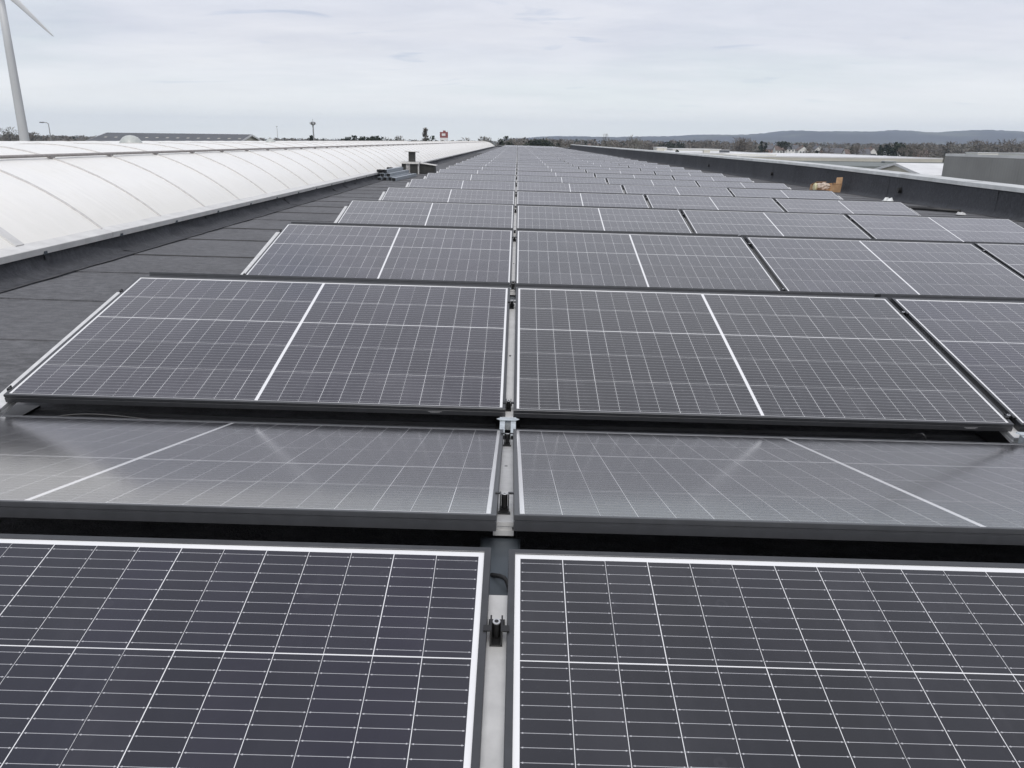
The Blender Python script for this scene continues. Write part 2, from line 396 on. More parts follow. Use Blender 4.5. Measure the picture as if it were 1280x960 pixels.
# ------------------------------------------------------------------ parapet
def parapet():
    t = thing('parapet_wall', 'long dark membrane-clad parapet with pale metal coping along the right roof edge', 'parapet')
    yy = [-8 + 1.0 * i for i in range(int(YEND + 8) + 1)]
    # upstand sheets, one metre each, lapped
    y = -8.0; k = 0; r2 = random.Random(5)
    while y < YEND - 0.5:
        y2 = min(y + (1.0 if y < 45 else 6.0), YEND)
        dx = 0.007 if k % 2 else 0.0
        mb = MB(); n = 5; rings = []
        prof = [(-0.16, 0.006), (-0.07, 0.010), (-0.03, 0.04), (0.0, 0.09), (0.004, 0.3), (0.0, None)]
        for ya in (y - 0.02, (y + y2) / 2, y2):
            z1 = par_top(ya) - 0.02
            rings.append([(PARX - dx + a + r2.uniform(-.003, .003), ya, (z1 if b is None else RZ + min(b, z1 - RZ))) for a, b in prof])
        mb.sweep(rings, rings, closed=False)
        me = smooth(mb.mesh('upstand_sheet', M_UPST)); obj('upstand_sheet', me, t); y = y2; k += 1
    core = MB(); rings = [[(PARX + 0.012, ya, RZ - 0.02), (PARX + 0.012, ya, par_top(ya) - 0.022), (PARX + 0.30, ya, par_top(ya) - 0.022), (PARX + 0.30, ya, RZ - 0.5)] for ya in (-8, 9.8, 13, 19.7, 36, YEND)]
    core.sweep(rings, rings, True, True); obj('core', core.mesh('core', M_UPST), t)
    y = -8.0
    while y < YEND - 0.3:
        y2 = min(y + 2.5, YEND); rings = []
        for ya in (y, y2 - 0.006):
            z = par_top(ya); rings.append([(PARX - 0.025, ya, z - 0.075), (PARX - 0.03, ya, z - 0.07), (PARX - 0.024, ya, z - 0.004), (PARX - 0.02, ya, z), (PARX + 0.32, ya, z + 0.018), (PARX + 0.325, ya, z - 0.06)])
        mb = MB(); mb.sweep(rings, rings, False); c = obj('coping', mb.mesh('coping', M_COPING), t)
        if y < 60:
            mb = MB(); z = par_top(y2); q = [[(PARX - 0.028, ya, z - 0.07), (PARX - 0.022, ya, z + 0.003), (PARX + 0.322, ya, z + 0.021)] for ya in (y2 - 0.03, y2 + 0.03)]
            mb.sweep(q, q, False); obj('joint_cover', mb.mesh('joint_cover', M_COPING), c)
        y = y2
    # short return across the far end
    mb = MB(); mb.box((-3.4, YEND, RZ - 0.3), (PARX + 0.3, YEND + 0.3, 0.10)); obj('end_upstand', mb.mesh('end_upstand', M_UPST), t)
    mb = MB(); mb.box((-3.4, YEND - 0.03, 0.103), (PARX + 0.3, YEND + 0.33, 0.13)); obj('coping', mb.mesh('coping', M_COPING), t)
    # black overflow outlets through the upstand
    for y, z in ((14.4, 0.12), (23.0, 0.12), (31.5, 0.12)):
        mb = MB(); mb.tube([(PARX - 0.07, y, z), (PARX + 0.03, y, z)], 0.05, 14); mb.tube([(PARX - 0.02, y, z), (PARX - 0.008, y, z)], 0.068, 14)
        obj('overflow_outlet', mb.mesh('overflow_outlet', M_BLACK), t)
    return t
parapet()

# ------------------------------------------------------------------ barrel skylights
def arc_pts(xc, half, zf, rise, n):
    R = (half * half + rise * rise) / (2 * rise); a = math.asin(half / R)
    return [(xc + R * math.sin(a * (1 - 2 * i / n)), zf + rise - R + R * math.cos(a * (1 - 2 * i / n))) for i in range(n + 1)]
def barrel(xc, half, zf, rise, y0, y1, pitch, label, detail, wide=None, phase=0.0):
    t = thing('barrel_skylight', label, 'skylight', (xc, y0, RZ), group='barrel skylights')
    o = lambda x, y, z: (x - xc, y - y0, z - RZ)
    pts = arc_pts(xc, half, zf, rise, 22)
    R = (half * half + rise * rise) / (2 * rise); zc = zf + rise - R
    def off(p, d):
        dx, dz = p[0] - xc, p[1] - zc; l = math.hypot(dx, dz); return (p[0] + dx / l * d, p[1] + dz / l * d)
    ys = [y0]; y = y0 + phase
    while y < y1 - 0.1:
        if y > ys[-1] + 0.1: ys.append(y)
        y += pitch
    ys.append(y1)
    r2 = random.Random(4)
    def panel_me(ln):
        mb = MB(); rings = []
        for j in range(3):
            s = j / 2; sag = 0.004 * math.sin(s * math.pi)
            rings.append([o(*(lambda q: (q[0], y0 + 0.008 + (ln - 0.016) * s, q[1]))(off(p, sag))) for p in pts])
        mb.sweep(rings, rings, False); return smooth(mb.mesh('glazing_panel', M_POLY))
    cache = {}
    def bar_me(w, mat, h):
        mb = MB(); rings = []
        for p in pts:
            a, b = off(p, -0.004), off(p, h)
            rings.append([o(a[0], y0 - w / 2, a[1]), o(b[0], y0 - w / 2 + .003, b[1]), o(b[0], y0 + w / 2 - .003, b[1]), o(a[0], y0 + w / 2, a[1])])
        mb.sweep(rings, rings, True, True); return mb.mesh('glazing_bar', mat)
    thin, fat = bar_me(0.024, M_RIB, 0.012), bar_me(0.10, M_WHITEBAR, 0.014)
    for a, b in zip(ys, ys[1:]):
        ln = round(b - a, 3)
        if ln not in cache: cache[ln] = panel_me(ln)
        obj('glazing_panel', cache[ln], t, (0, a - y0, 0))
    for y in ys:
        f = wide is not None and abs(y - wide) < 0.2
        obj('glazing_bar', fat if f or y in (y0, y1) else thin, t, (0, y - y0, 0))
    # end gables
    for y in (y0 - 0.02, y1 + 0.02):
        mb = MB(); i0 = 0
        v = [o(p[0], y, p[1]) for p in pts]; mb.v = v; mb.f = [tuple(range(len(v)))]; mb.mi = [0]
        obj('end_gable', mb.mesh('end_gable', M_POLY), t)
    for sgn in (1, -1):
        xe = half * sgn
        # pale aluminium edge profile and the membrane curb below it
        prof = [(xe - sgn * .03, zf + 0.012), (xe + sgn * .105, zf - 0.018), (xe + sgn * .108, zf - 0.022), (xe + sgn * .100, zf - 0.066), (xe + sgn * .02, zf - 0.066)]
        L = 3.3; y = y0
        while y < y1 - 0.05:
            e = min(y + L, y1); rings = [[(q[0], yy - y0, q[1] - RZ) for q in prof] for yy in (y, e - 0.003)]
            mb = MB(); mb.sweep(rings, rings, False); obj('edge_profile', mb.mesh('edge_profile', M_WHITEBAR), t); y = e
        y = y0; k = 0
        while y < y1 - 0.05:
            e = min(y + (1.0 if detail and sgn > 0 and y < 45 else 12.0), y1); n = 4; rings = []
            for j in range(n + 1):
                yy = y + (e - y) * j / n; w = lambda a: r2.uniform(-a, a)
                rings.append([(xe + sgn * (.05 + w(.004)), yy - y0, zf - 0.05 - RZ), (xe + sgn * (.055 + w(.016)), yy - y0, 0.10 + w(.02)), (xe + sgn * (.080 + w(.020)), yy - y0, 0.045 + w(.012)), (xe + sgn * (.14 + w(.02)), yy - y0, 0.014 + w(.004)), (xe + sgn * (.26 + w(.006)), yy - y0, 0.0075 + (k % 2) * .002), (xe + sgn * .262, yy - y0, -0.002)])
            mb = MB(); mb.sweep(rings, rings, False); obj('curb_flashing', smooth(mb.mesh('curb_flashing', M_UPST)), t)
            if detail and sgn > 0 and y < 40:
                mb = MB(); q = [[(rg[4][0] - .004 - r2.uniform(0, .010), rg[4][1], .0125), (rg[4][0] + .004 + r2.uniform(0, .012), rg[4][1], .0105)] for rg in rings]
                mb.sweep(q, q, False); obj('bitumen_bead', mb.mesh('bitumen_bead', M_BEAD), t)
            if detail and sgn > 0 and y < 30 and k in (8, 15, 22, 27):
                mb = MB(); q = [[(a + sgn * .003, yy + d, c + .002) for a, yy, c in rings[0][1:5]] for d in (-.006, .006)]
                mb.sweep(q, q, False); obj('bitumen_bead', mb.mesh('bitumen_bead', M_BITU), t)
            y = e; k += 1
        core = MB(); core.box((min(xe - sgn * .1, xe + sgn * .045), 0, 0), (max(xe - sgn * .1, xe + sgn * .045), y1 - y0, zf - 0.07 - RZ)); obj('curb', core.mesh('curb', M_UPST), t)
    if detail:
        # restraint bar running lengthwise over the sheets, held by a saddle at each glazing bar
        p = [q for q in arc_pts(xc, half, zf, rise, 200) if abs(q[0] + 4.43) < 0.02][0]; q = off(p, 0.028)
        mb = MB(); mb.tube([o(q[0], y0, q[1]), o(q[0], y1, q[1])], 0.0145, 8); obj('restraint_bar', smooth(mb.mesh('restraint_bar', M_BAR)), t)
        sm = MB(); a = off(p, 0.0); sm.box(o(a[0] - .022, y0 - .03, a[1] - .006), o(a[0] + .022, y0 + .03, a[1] + 0.03)); sme = sm.mesh('saddle', M_BAR)
        cm = MB(); xe = half; cm.box((xe + .094, -.016, zf - .062 - RZ), (xe + .110, .016, zf - 0.046 - RZ)); cm.box((xe + .094, -.026, zf - .068 - RZ), (xe + .108, .022, zf - 0.063 - RZ)); cme = cm.mesh('clip', M_DARKSTEEL)
        for y in ys[1:-1]:
            if y > 45: break
            obj('saddle', sme, t, (0, y - y0, 0)); obj('clip', cme, t, (0, y - y0 + 0.12, 0))
    return t
barrel(-5.15, 1.71, 0.10, 0.615, -5.9, 116.0, 1.105, 'long white barrel skylight with thin grey ribs on the left of the panels', True, wide=2.92, phase=0.0 + (2.92 + 5.9) % 1.105)
barrel(-16.0, 1.71, -0.165, 0.60, 6.0, 112.0, 2.2, 'white barrel skylight showing as a bright strip behind the ribbed one', False)

# ------------------------------------------------------------------ solar panels
def frame_mesh():
    prof = [(0, -.030), (0, -.0135), (.0016, -.0125), (.0016, -.0105), (0, -.0095), (0, -.0008), (.0008, 0), (.0105, 0), (.011, -.0004), (.011, -.0064), (.0022, -.0068), (.0022, -.0285), (.028, -.0285), (.028, -.030)]
    cs = lambda d: [(-W / 2 + d, d), (W / 2 - d, d), (W / 2 - d, H - d), (-W / 2 + d, H - d)]
    rings = [[(*cs(d)[k], z) for d, z in prof] for k in (0, 1, 2, 3, 0)]
    rings = [list(reversed(r)) for r in rings]
    mb = MB(); mb.sweep(rings, rings, True); return mb.mesh('frame', M_FRAME)
def laminate_mesh(mat, name):
    d = 0.0100; z1, z0 = -.0022, -.0062
    mb = MB(); mb.box((-W / 2 + d, d, z0), (W / 2 - d, H - d, z1)); me = mb.mesh(name, mat)
    uv = me.uv_layers.new(name='UVMap')
    for li, l in enumerate(me.loops): c = me.vertices[l.vertex_index].co; uv.data[li].uv = (c.x, c.y)
    return me
FRAME = frame_mesh(); LAM_FAR = laminate_mesh(M_LAM, 'laminate'); LAM_NEAR = laminate_mesh(M_BACK, 'backsheet')
mb = MB(); mb.box((-.03502, -.1050, -.00001), (.03502, .1050, .00001)); CELL = mb.mesh('cell', M_CELL)
mb = MB(); mb.box((-.012, -.0006, -.0002), (.012, 0.0, .0002)); 
STICK = MB()
for dz, ln in ((0.0055, .024), (0.0015, .017)): STICK.box((-ln, -.0011, -.0240 + dz), (ln, -.0004, -.0225 + dz))
STICK = STICK.mesh('rating_label', M_STICK)
JB = MB(); JB.box((-.05, .40, -.026), (.05, .48, -.007)); JB = JB.mesh('junction_box', M_BLACK)
Rx = Matrix.Rotation(TL, 4, 'X'); Rz = Matrix.Rotation(math.pi, 4, 'Z')
COLX = [-(W + GAP) / 2 + j * (W + GAP) for j in range(4)]
COLN = ['leftmost by bare roof', 'right of central rail', 'third across', 'rightmost near parapet']
jit = random.Random(21)
xoff = {('F', -1, 0): -.008, ('F', -1, 1): -.004, ('A', 0, 0): -.002, ('A', 0, 1): .003, ('F', 0, 0): .001, ('F', 0, 1): .003}
def panel_matrix(kind, k, j):
    dx = xoff.get((kind, k, j), jit.uniform(-.003, .003)); dz = jit.uniform(-.0015, .0015); rz = jit.uniform(-.0008, .0008)
    if kind == 'F': mt = Matrix.Translation((COLX[j] + dx, k * PER + GV / 2, dz)) @ Matrix.Rotation(rz, 4, 'Z') @ Rx
    else: mt = Matrix.Translation((COLX[j] + dx, k * PER - GV / 2, dz)) @ Matrix.Rotation(rz, 4, 'Z') @ Rz @ Rx
    return mt @ Matrix.Rotation(jit.uniform(-.0025, .0025), 4, 'X')
TINT = {('F', -1, 0): (1.15, 1.0, 1.5), ('F', -1, 1): (.95, 1.05, .95), ('F', 0, 0): (1.4, 1.05, 1.5), ('F', 0, 1): (1.1, 1.15, .75), ('F', 0, 2): (1.3, 1.1, 1.7), ('F', 1, 1): (.9, 1.1, 1.0), ('A', 0, 0): (1.9, 1.7, 1.3), ('A', 0, 1): (1.9, 1.75, 1.2)}
def tint_of(key):
    return TINT.get(key) or tuple(jit.uniform(a, b) for a, b in ((.9, 1.7), (.95, 1.2), (.9, 1.7)))
def add_cells(t, parent, flip, tint):
    for r, y in enumerate(ROWS):
        for c in range(24):
            q = c if c < 12 else c - 12; x = 0.006 + q * 0.071 + 0.035; x = x if c < 12 else -x
            yy = y + 0.105
            if flip: yy = H - yy
            o_ = obj('cell', CELL, t, (x + jit.uniform(-.0003, .0003), yy + jit.uniform(-.0003, .0003), -.00217)); w_ = jit.uniform(.82, 1.18)
            o_.color = (tint[0] * w_, tint[1] * w_, tint[2] * w_, max(0, (.55 if yy < .13 else .12) + jit.uniform(-.1, .12)))
NEAR = {('F', -1, 0), ('F', -1, 1), ('A', 0, 0), ('A', 0, 1), ('F', 0, 0), ('F', 0, 1), ('F', 0, 2), ('F', 1, 0), ('F', 1, 1), ('F', 1, 2), ('F', 1, 3)}
FLIP = {('A', 0, 1)}
count = 0
def add_panel(kind, k, j):
    row = k + 2
    if kind == 'F': lab = 'viewer-facing solar panel, %s row from front, %s' % (nth(row), COLN[j])
    else: lab = 'solar panel sloping away behind %s ridge from front, %s' % (nth(row - 1), COLN[j])
    t = thing('solar_panel', lab, 'solar panel', panel_matrix(kind, k, j), 'solar panels in rows on the roof')
    obj('frame', FRAME, t)
    tint = tint_of((kind, k, j))
    if (kind, k, j) in NEAR:
        obj('backsheet', LAM_NEAR, t).color = (1, 1, 1, .2); add_cells(t, t, (kind, k, j) in FLIP, tint)
    else: obj('laminate', LAM_FAR, t).color = (*tint, jit.uniform(.35, .75))  # higher alpha brightens far panes, standing in for sky reflected at grazing angles
    if kind == 'F' and k in (-1, 0, 1): obj('rating_label', STICK, t, ((0.73 if j else 0.63), 0, 0))
    if k < 3: obj('junction_box', JB, t)
LASTK = 35
for k in range(-1, LAST_K if False else LASTK + 1):
    for j in range(4):
        if not (k == -1 and j == 3): add_panel('F', k, j)
        if k > -1: add_panel('A', k, j)
# the rows beyond, too far to tell the panels apart
mbf = MB(); uvs = []
me_f, me_l = FRAME, LAM_FAR
for k in range(LASTK + 1, NROW - 1):
    for j in range(4):
        for kind in 'FA':
            mt = panel_matrix(kind, k, j)
            mbf.box((-W / 2, 0, -.030), (W / 2, H, -.0015), mt, 1); uvs += [(0, 0)] * 24
            a = [mt @ Vector(q) for q in ((-W / 2 + .011, .011, 0), (W / 2 - .011, .011, 0), (W / 2 - .011, H - .011, 0), (-W / 2 + .011, H - .011, 0))]
            mbf.quad(*a, 0); uvs += [(-W / 2 + .011, .011), (W / 2 - .011, .011), (W / 2 - .011, H - .011), (-W / 2 + .011, H - .011)]
me = mbf.mesh('far_solar_panels', [M_LAM, M_FRAME]); uv = me.uv_layers.new(name='UVMap')
for li, q in enumerate(uvs): uv.data[li].uv = q
o = obj('far_solar_panels', me); o.matrix_basis = TILT.copy(); o['kind'] = 'stuff'
tag(o, 'solar panel rows merging together at the far end of the roof', 'solar panels')

# ------------------------------------------------------------------ mounting system between the panels
def slope(v, w, x=0.0, away=False):
    """point on a panel slope: v up the slope from the low edge, w along its normal; relative to the valley centre on the roof"""
    y = GV / 2 + v * CT - w * ST; z = v * ST + w * CT - RZ
    return Vector((x, -y if away else y, z))
def slope_box(mb, x0, x1, v0, v1, w0, w1, away):
    P = [slope(v, w, x, away) for w in (w0, w1) for x, v in ((x0, v0), (x1, v0), (x1, v1), (x0, v1))]
    i = len(mb.v); mb.v += [tuple(q) for q in P]
    for f in ((0, 3, 2, 1), (4, 5, 6, 7), (0, 1, 5, 4), (1, 2, 6, 5), (2, 3, 7, 6), (3, 0, 4, 7)): mb.f.append(tuple(i + k for k in f)); mb.mi.append(0)
def rail_mesh(away, v0, v1, x0=-.020, x1=.020):
    mb = MB()      # flat-topped profile with two side flutes; a wide tray at the row's open end
    slope_box(mb, x0, x1, v0, v1, -.0400, -.0316, away)
    slope_box(mb, x0 + .003, x1 - .003, v0 + .002, v1 - .002, -.0480, -.0400, away); slope_box(mb, x0, x1, v0, v1, -.0585, -.0480, away)
    return mb.mesh('rail', M_ALU)
def clamp_mesh(v, away, end=0):
    mb = MB(); h = .018
    for s in (-1, 1):
        if end and s == end: continue
        slope_box(mb, *sorted((s * .0095, s * .0195)), v - h, v - h + .011, .0006, .0034, away)     # flange on the frame
    if end:        # slim end clamp: one wall against the frame and a low foot
        slope_box(mb, *sorted((-end * .0096, -end * .0060)), v - h, v + h * .4, -.0300, .0034, away); slope_box(mb, *sorted((-end * .0060, end * .0050)), v - h, v + h * .4, -.0306, -.0240, away)
        return mb.mesh('clamp', M_BLACK)
    for s in (-1, 1): slope_box(mb, *sorted((s * .0096, s * .0071)), v - h, v + h * .7, -.0300, .0034, away)
    slope_box(mb, -.0096, .0096, v - h, v + h, -.0306, -.0270, away); slope_box(mb, -.0125, .0125, v + h + .0005, v + h + .016, -.0312, -.0285, away)
    return mb.mesh('clamp', M_BLACK)
def bolt_mesh(v, away):
    mb = MB(); n = 12; lv = [(-.026, .0064), (.0030, .0064), (.0042, .0058), (.0042, .0033), (-.003, .0030)]; rings = []
    for w, r in lv: rings.append([slope(v + r * math.sin(2 * math.pi * k / n), w, r * math.cos(2 * math.pi * k / n), away) for k in range(n)])
    mb.sweep(rings[:2], rings[:2], True, False, 0); mb.sweep(rings[1:4], rings[1:4], True, False, 1); mb.sweep(rings[3:], rings[3:], True, True, 0); return mb.mesh('bolt', [M_BLACK, M_BOLT])
RAIL_F, RAIL_A = rail_mesh(False, -.040, 1.018), rail_mesh(True, .02, 1.02)
RAIL_FL, RAIL_AL = rail_mesh(False, -.040, .975, -.041, .020), rail_mesh(True, .02, .975, -.041, .020)
RAIL_FR, RAIL_AR = rail_mesh(False, -.040, .93, -.020, .050), rail_mesh(True, .02, .95, -.020, .050)
def slot_mesh(away):
    mb = MB(); n = 10; c = [slope(.46 + .006 * math.sin(6.2832 * k / n), -.0312, .0045 * math.cos(6.2832 * k / n), away) for k in range(n)]; d = [q - Vector((0, 0, .001)) for q in c]
    mb.sweep([d, c], [d, c], True, True); return mb.mesh('slot', M_BLACK)
SLOT_F, SLOT_A = slot_mesh(False), slot_mesh(True)
CLV = {'F': (.930, .055), 'A': (.12, .93)}
CLAMPS = {(kd, v, e): clamp_mesh(v, kd == 'A', e) for kd in 'FA' for v in CLV[kd] for e in (0, -1, 1)}
BOLTS = {(kd, v): bolt_mesh(v, kd == 'A') for kd in 'FA' for v in CLV[kd]}
# ridge bracket: a folded dark plate over the gap on two posts down to a foot
mb = MB(); yr = GV / 2 + H * CT + GR / 2; zr = H * ST - RZ
mb.box((-.036, yr - .16, zr - .083), (.036, yr + .12, zr - .080)); 
for s in (-1, 1): mb.box((s * .036 - .0015, yr - .16, zr - .125), (s * .036 + .0015, yr + .12, zr - .080))
mb.box((-.030, yr - .022, .006), (.030, yr - .018, zr - .083)); mb.box((-.030, yr + .018, .006), (.030, yr + .022, zr - .083)); mb.box((-.10, yr - .10, .004), (.10, yr + .10, .008))
RIDGE = mb.mesh('ridge_bracket', M_DARKSTEEL)
# valley: cross plate, two galvanised straps, base channel and rubber pad
mb = MB(); mb.box((-.028, .022, .0850), (.028, .050, .0880)); mb.box((-.020, .030, .0500), (.020, .034, .0850))
for s in (-1, 1): mb.tri((s * .028, .022, .0865), (s * .028, .048, .0865), (s * .040, .035, .0865))
VPLATE = mb.mesh('valley_plate', M_GALV)
mb = MB(); mb.box((-.0085, -.105, .0800), (.0085, .030, .0830)); mb.box((-.0085, -.105, .030), (-.0070, .030, .0800)); VSTRAP = mb.mesh('valley_strap', M_GALV)
mb = MB(); mb.box((-.045, -.24, .004), (.045, .24, .012)); PAD = mb.mesh('rubber_pad', M_BLACK)
def cable_mesh(seed):
    r = random.Random(seed); mb = MB(); x = r.uniform(-.01, .01)
    mb.tube([(x, -.14, .050), (x + .006, -.118, .062), (x - .004, -.09, .052), (x + .003, -.06, .03)], .0035, 6); mb.box((-.012, -.148, .044), (.012, -.128, .064)); return mb.mesh('cable_clip', M_BLACK)
CABLES = [cable_mesh(i) for i in range(4)]
LINES = [-(W + GAP) + j * (W + GAP) for j in range(5)]
LINEN = ['left end of rows', 'central gap', 'gap right of centre', 'gap farthest right', 'right end of rows']
def add_support(k, j, detail):
    t = thing('mounting_rail', 'mounting rail and clamps, %s, %s' % (LINEN[j], nth(k + 1) + ' valley from front' if k >= 0 else 'nearest to the viewer'), 'mounting rail', (LINES[j] + (-.002 if k == 0 else (-.007 if k == -1 else 0)), k * PER, RZ), 'mounting rails under the panels')
    obj('rail', {0: RAIL_FL, 4: RAIL_FR}.get(j, RAIL_F), t)
    if k >= 0: obj('rail', {0: RAIL_AL, 4: RAIL_AR}.get(j, RAIL_A), t)
    obj('ridge_bracket', RIDGE, t)
    if detail: obj('slot', SLOT_F, t); obj('slot', SLOT_A, t) if k >= 0 else None
    end = {0: -1, 4: 1}.get(j, 0)
    for kd in 'FA':
        if kd == 'A' and k < 0: continue
        for v in CLV[kd]:
            c = obj('clamp', CLAMPS[kd, v, end], t)
            if detail and not end: obj('bolt', BOLTS[kd, v], c)
    if k >= 0 and detail:
        obj('valley_plate', VPLATE, t)
        for s in (-1, 1): obj('valley_strap', VSTRAP, t, (s * .0185, 0, 0))
        obj('cable_clip', CABLES[(k + j) % 4], t)
    if detail: obj('rubber_pad', PAD, t)
for k in range(-1, 26):
    for j in range(5):
        if k == -1 and j in (0, 3, 4): continue
        add_support(k, j, k < 10)
# a lost pair of string cables hanging in the first valley
def cable(pts, r, label, mat=M_BLACK):
    mb = MB(); P = [Vector(p) for p in pts]; out = []
    for i in range(len(P) - 1):
        for s in range(6):
            f = s / 6; a, b, c, d = P[max(i - 1, 0)], P[i], P[i + 1], P[min(i + 2, len(P) - 1)]
            out.append(0.5 * ((2 * b) + (c - a) * f + (2 * a - 5 * b + 4 * c - d) * f * f + (3 * b - a - 3 * c + d) * f ** 3))
    out.append(P[-1]); mb.tube(out, r, 6); o = obj('cable', smooth(mb.mesh('cable', mat))); o.matrix_basis = TILT.copy(); return tag(o, label, 'cable', 'string cables under the panels')
cable([(-1.72, -.05, -.085), (-1.60, -.03, -.055), (-1.52, .03, -.045), (-1.40, .06, -.05), (-1.2, .10, -.085)], .0035, 'thin black cable lying in the first valley near the left end')
cable([(1.42, .09, -.05), (1.43, .05, -.03), (1.445, .045, -.055), (1.45, .055, -.09), (1.6, .09, -.09)], .0035, 'short black cable loop hanging under the low edge of the right panel')
cable([(-.02, -1.24, .16), (.005, -1.27, .17), (.012, -1.30, .15), (-.01, -1.33, .14), (-.03, -1.36, .11)], .004, 'black cable crossing the nearest ridge bracket')

# ------------------------------------------------------------------ things lying on the roof
def slab(mb, c, sx, sy, sz, rz=0.0, rx=0.0, mi=0):
    mt = Matrix.Translation(c) @ Matrix.Rotation(rz, 4, 'Z') @ Matrix.Rotation(rx, 4, 'X')
    mb.box((-sx / 2, -sy / 2, -sz / 2), (sx / 2, sy / 2, sz / 2), mt, mi); return mb
M_DUCT = plain('dark_duct_steel', (0.035, 0.036, 0.034), 0.6, 0.1, 0.3, 9)
M_LID = plain('pale_sheet_lid', (0.62, 0.61, 0.59), 0.5, 0.15, 0.15, 12)
M_FOIL = plain('scuffed_foil_tape', (0.42, 0.41, 0.40), 0.4, 0.4, 0.4, 25)
def roof_vent():
    t = thing('roof_vent', 'dark boxy roof vent with pale lids and a capped square stack', 'vent', (-3.05, 20.7, RZ))
    mb = MB(); mb.box((-.26, -.22, 0), (.20, .22, .315)); obj('housing', mb.mesh('housing', M_DUCT), t)
    mb = MB(); slab(mb, (-.03, 0, .326), .56, .54, .016, 0, rad(2)); slab(mb, (-.03, -.268, .305), .56, .012, .05); obj('lid', mb.mesh('lid', M_LID), t)
    mb = MB(); mb.box((.235, .02, 0), (.66, .44, .255)); obj('side_housing', mb.mesh('side_housing', M_DUCT), t)
    mb = MB(); mt = Matrix.Translation((.44, .22, .275)) @ Matrix.Rotation(rad(7), 4, 'Y'); mb.box((-.27, -.25, -.008), (.27, .25, .008), mt); obj('lid', mb.mesh('lid', M_LID), t)
    mb = MB(); mb.box((-.08, -.08, .335), (.10, .10, .60)); obj('stack', mb.mesh('stack', M_DUCT), t)
    mb = MB(); slab(mb, (.01, .01, .607), .42, .36, .012, .15, rad(-3)); slab(mb, (.01, .01, .617), .30, .26, .010, .15, rad(-3)); obj('cap', mb.mesh('cap', M_LID), t)
    mb = MB(); mb.box((-.135, -.226, .02), (-.02, -.2215, .28)); obj('foil_patch', mb.mesh('foil_patch', M_FOIL), t)
    mb = MB(); mb.box((.205, -.23, 0), (.23, .05, .32)); obj('edge_trim', mb.mesh('edge_trim', M_LID), t)
roof_vent()
M_CHAN = plain('dull_galvanised_channel', (0.30, 0.33, 0.36), 0.5, 0.3, 0.3, 9)
def channel_mesh(L):
    mb = MB(); w, h, th = .095, .075, .004
    mb.box((-w / 2, 0, h - th), (w / 2, L, h)); mb.box((-w / 2, 0, 0), (-w / 2 + th, L, h - th)); mb.box((w / 2 - th, 0, 0), (w / 2, L, h - th)); mb.box((-w / 2 + th, 0, 0), (-w / 2 + .02, L, th)); mb.box((w / 2 - .02, 0, 0), (w / 2 - th, L, th)); return mb
LABCH = ['outermost galvanised channel at the right foot of the pile beside the skylight', 'galvanised channel in the bottom layer, second from the right', 'galvanised channel in the bottom layer, third from the right', 'galvanised channel in the bottom layer nearest the skylight',
         'galvanised channel in the upper layer, on the right', 'galvanised channel in the upper layer, in the middle', 'topmost galvanised channel on the pile by the skylight']
for i, (x, y, z, L, a) in enumerate([(-2.90, 16.3, .002, 2.7, .028), (-3.03, 16.6, .002, 2.6, .012), (-3.14, 16.5, .002, 2.9, .006), (-3.26, 16.4, .002, 2.8, .0), (-3.10, 16.75, .079, 2.5, .018), (-3.22, 16.6, .079, 2.6, .004), (-3.20, 16.9, .156, 2.2, .008)]):
    t = thing('metal_channel', LABCH[i], 'metal channel', Matrix.Translation((x, y, RZ + z + .004)) @ Matrix.Rotation(-a - .03, 4, 'Z'), 'galvanised channels piled by the skylight')
    obj('profile', channel_mesh(L).mesh('profile', M_CHAN), t)
    mb = MB(); mb.box((-.043, .02, .006), (.043, .09, .068)); obj('end_plug', mb.mesh('end_plug', M_BLACK), t)
def coil(name, label, loc, r, seed):
    rr = random.Random(seed); mb = MB(); pts = []
    for i in range(60):
        a = i * .42; q = r * (1 + .25 * math.sin(i * .37) + rr.uniform(-.05, .05)); pts.append((q * math.cos(a), q * .7 * math.sin(a), .02 + .012 * (i // 12) + rr.uniform(0, .012)))
    mb.tube(pts, .014, 6); o = obj(name, smooth(mb.mesh(name, M_BLACK))); o.matrix_basis = TILT @ Matrix.Translation(loc); tag(o, label, 'strap')
coil('strap_coil', 'black strap coil lying on the near end of the channel pile', (-3.26, 16.75, RZ + .160), .085, 1)
coil('strap_coil', 'smaller black strap coil farther along the channel pile', (-3.29, 18.3, RZ + .160), .07, 2)
# domed rooflights beyond the big skylight
M_DOME = plain('grey_acrylic_dome', (0.46, 0.48, 0.46), 0.35, 0, 0.12, 6)
def dome(px, y, w, ztop, label):
    p = at(px, 172, y); loc = TILT.inverted() @ p
    t = thing('dome_rooflight', label, 'rooflight', (loc.x, y, RZ), 'domed rooflights')
    prof = [(w * .50, ztop - w * .46), (w * .47, ztop - w * .34), (w * .40, ztop - w * .21), (w * .30, ztop - w * .095), (w * .17, ztop - w * .025), (.002, ztop)]
    mb = MB(); n = 24; rings = [[(r * math.cos(6.28318 * k / n), r * math.sin(6.28318 * k / n), z - RZ) for k in range(n)] for r, z in prof]
    mb.sweep(rings, rings, True); obj('dome', smooth(mb.mesh('dome', M_DOME)), t)
    mb = MB(); mb.box((-w * .53, -w * .53, 0), (w * .53, w * .53, ztop - w * .46 - RZ)); obj('curb', mb.mesh('curb', M_UPST), t)
dome(163, 21.5, .70, .735, 'grey domed rooflight breaking the line of the white skylight, in front of the dark warehouse')
dome(338, 38.0, .56, .66, 'smaller grey rooflight right of the dark warehouse')
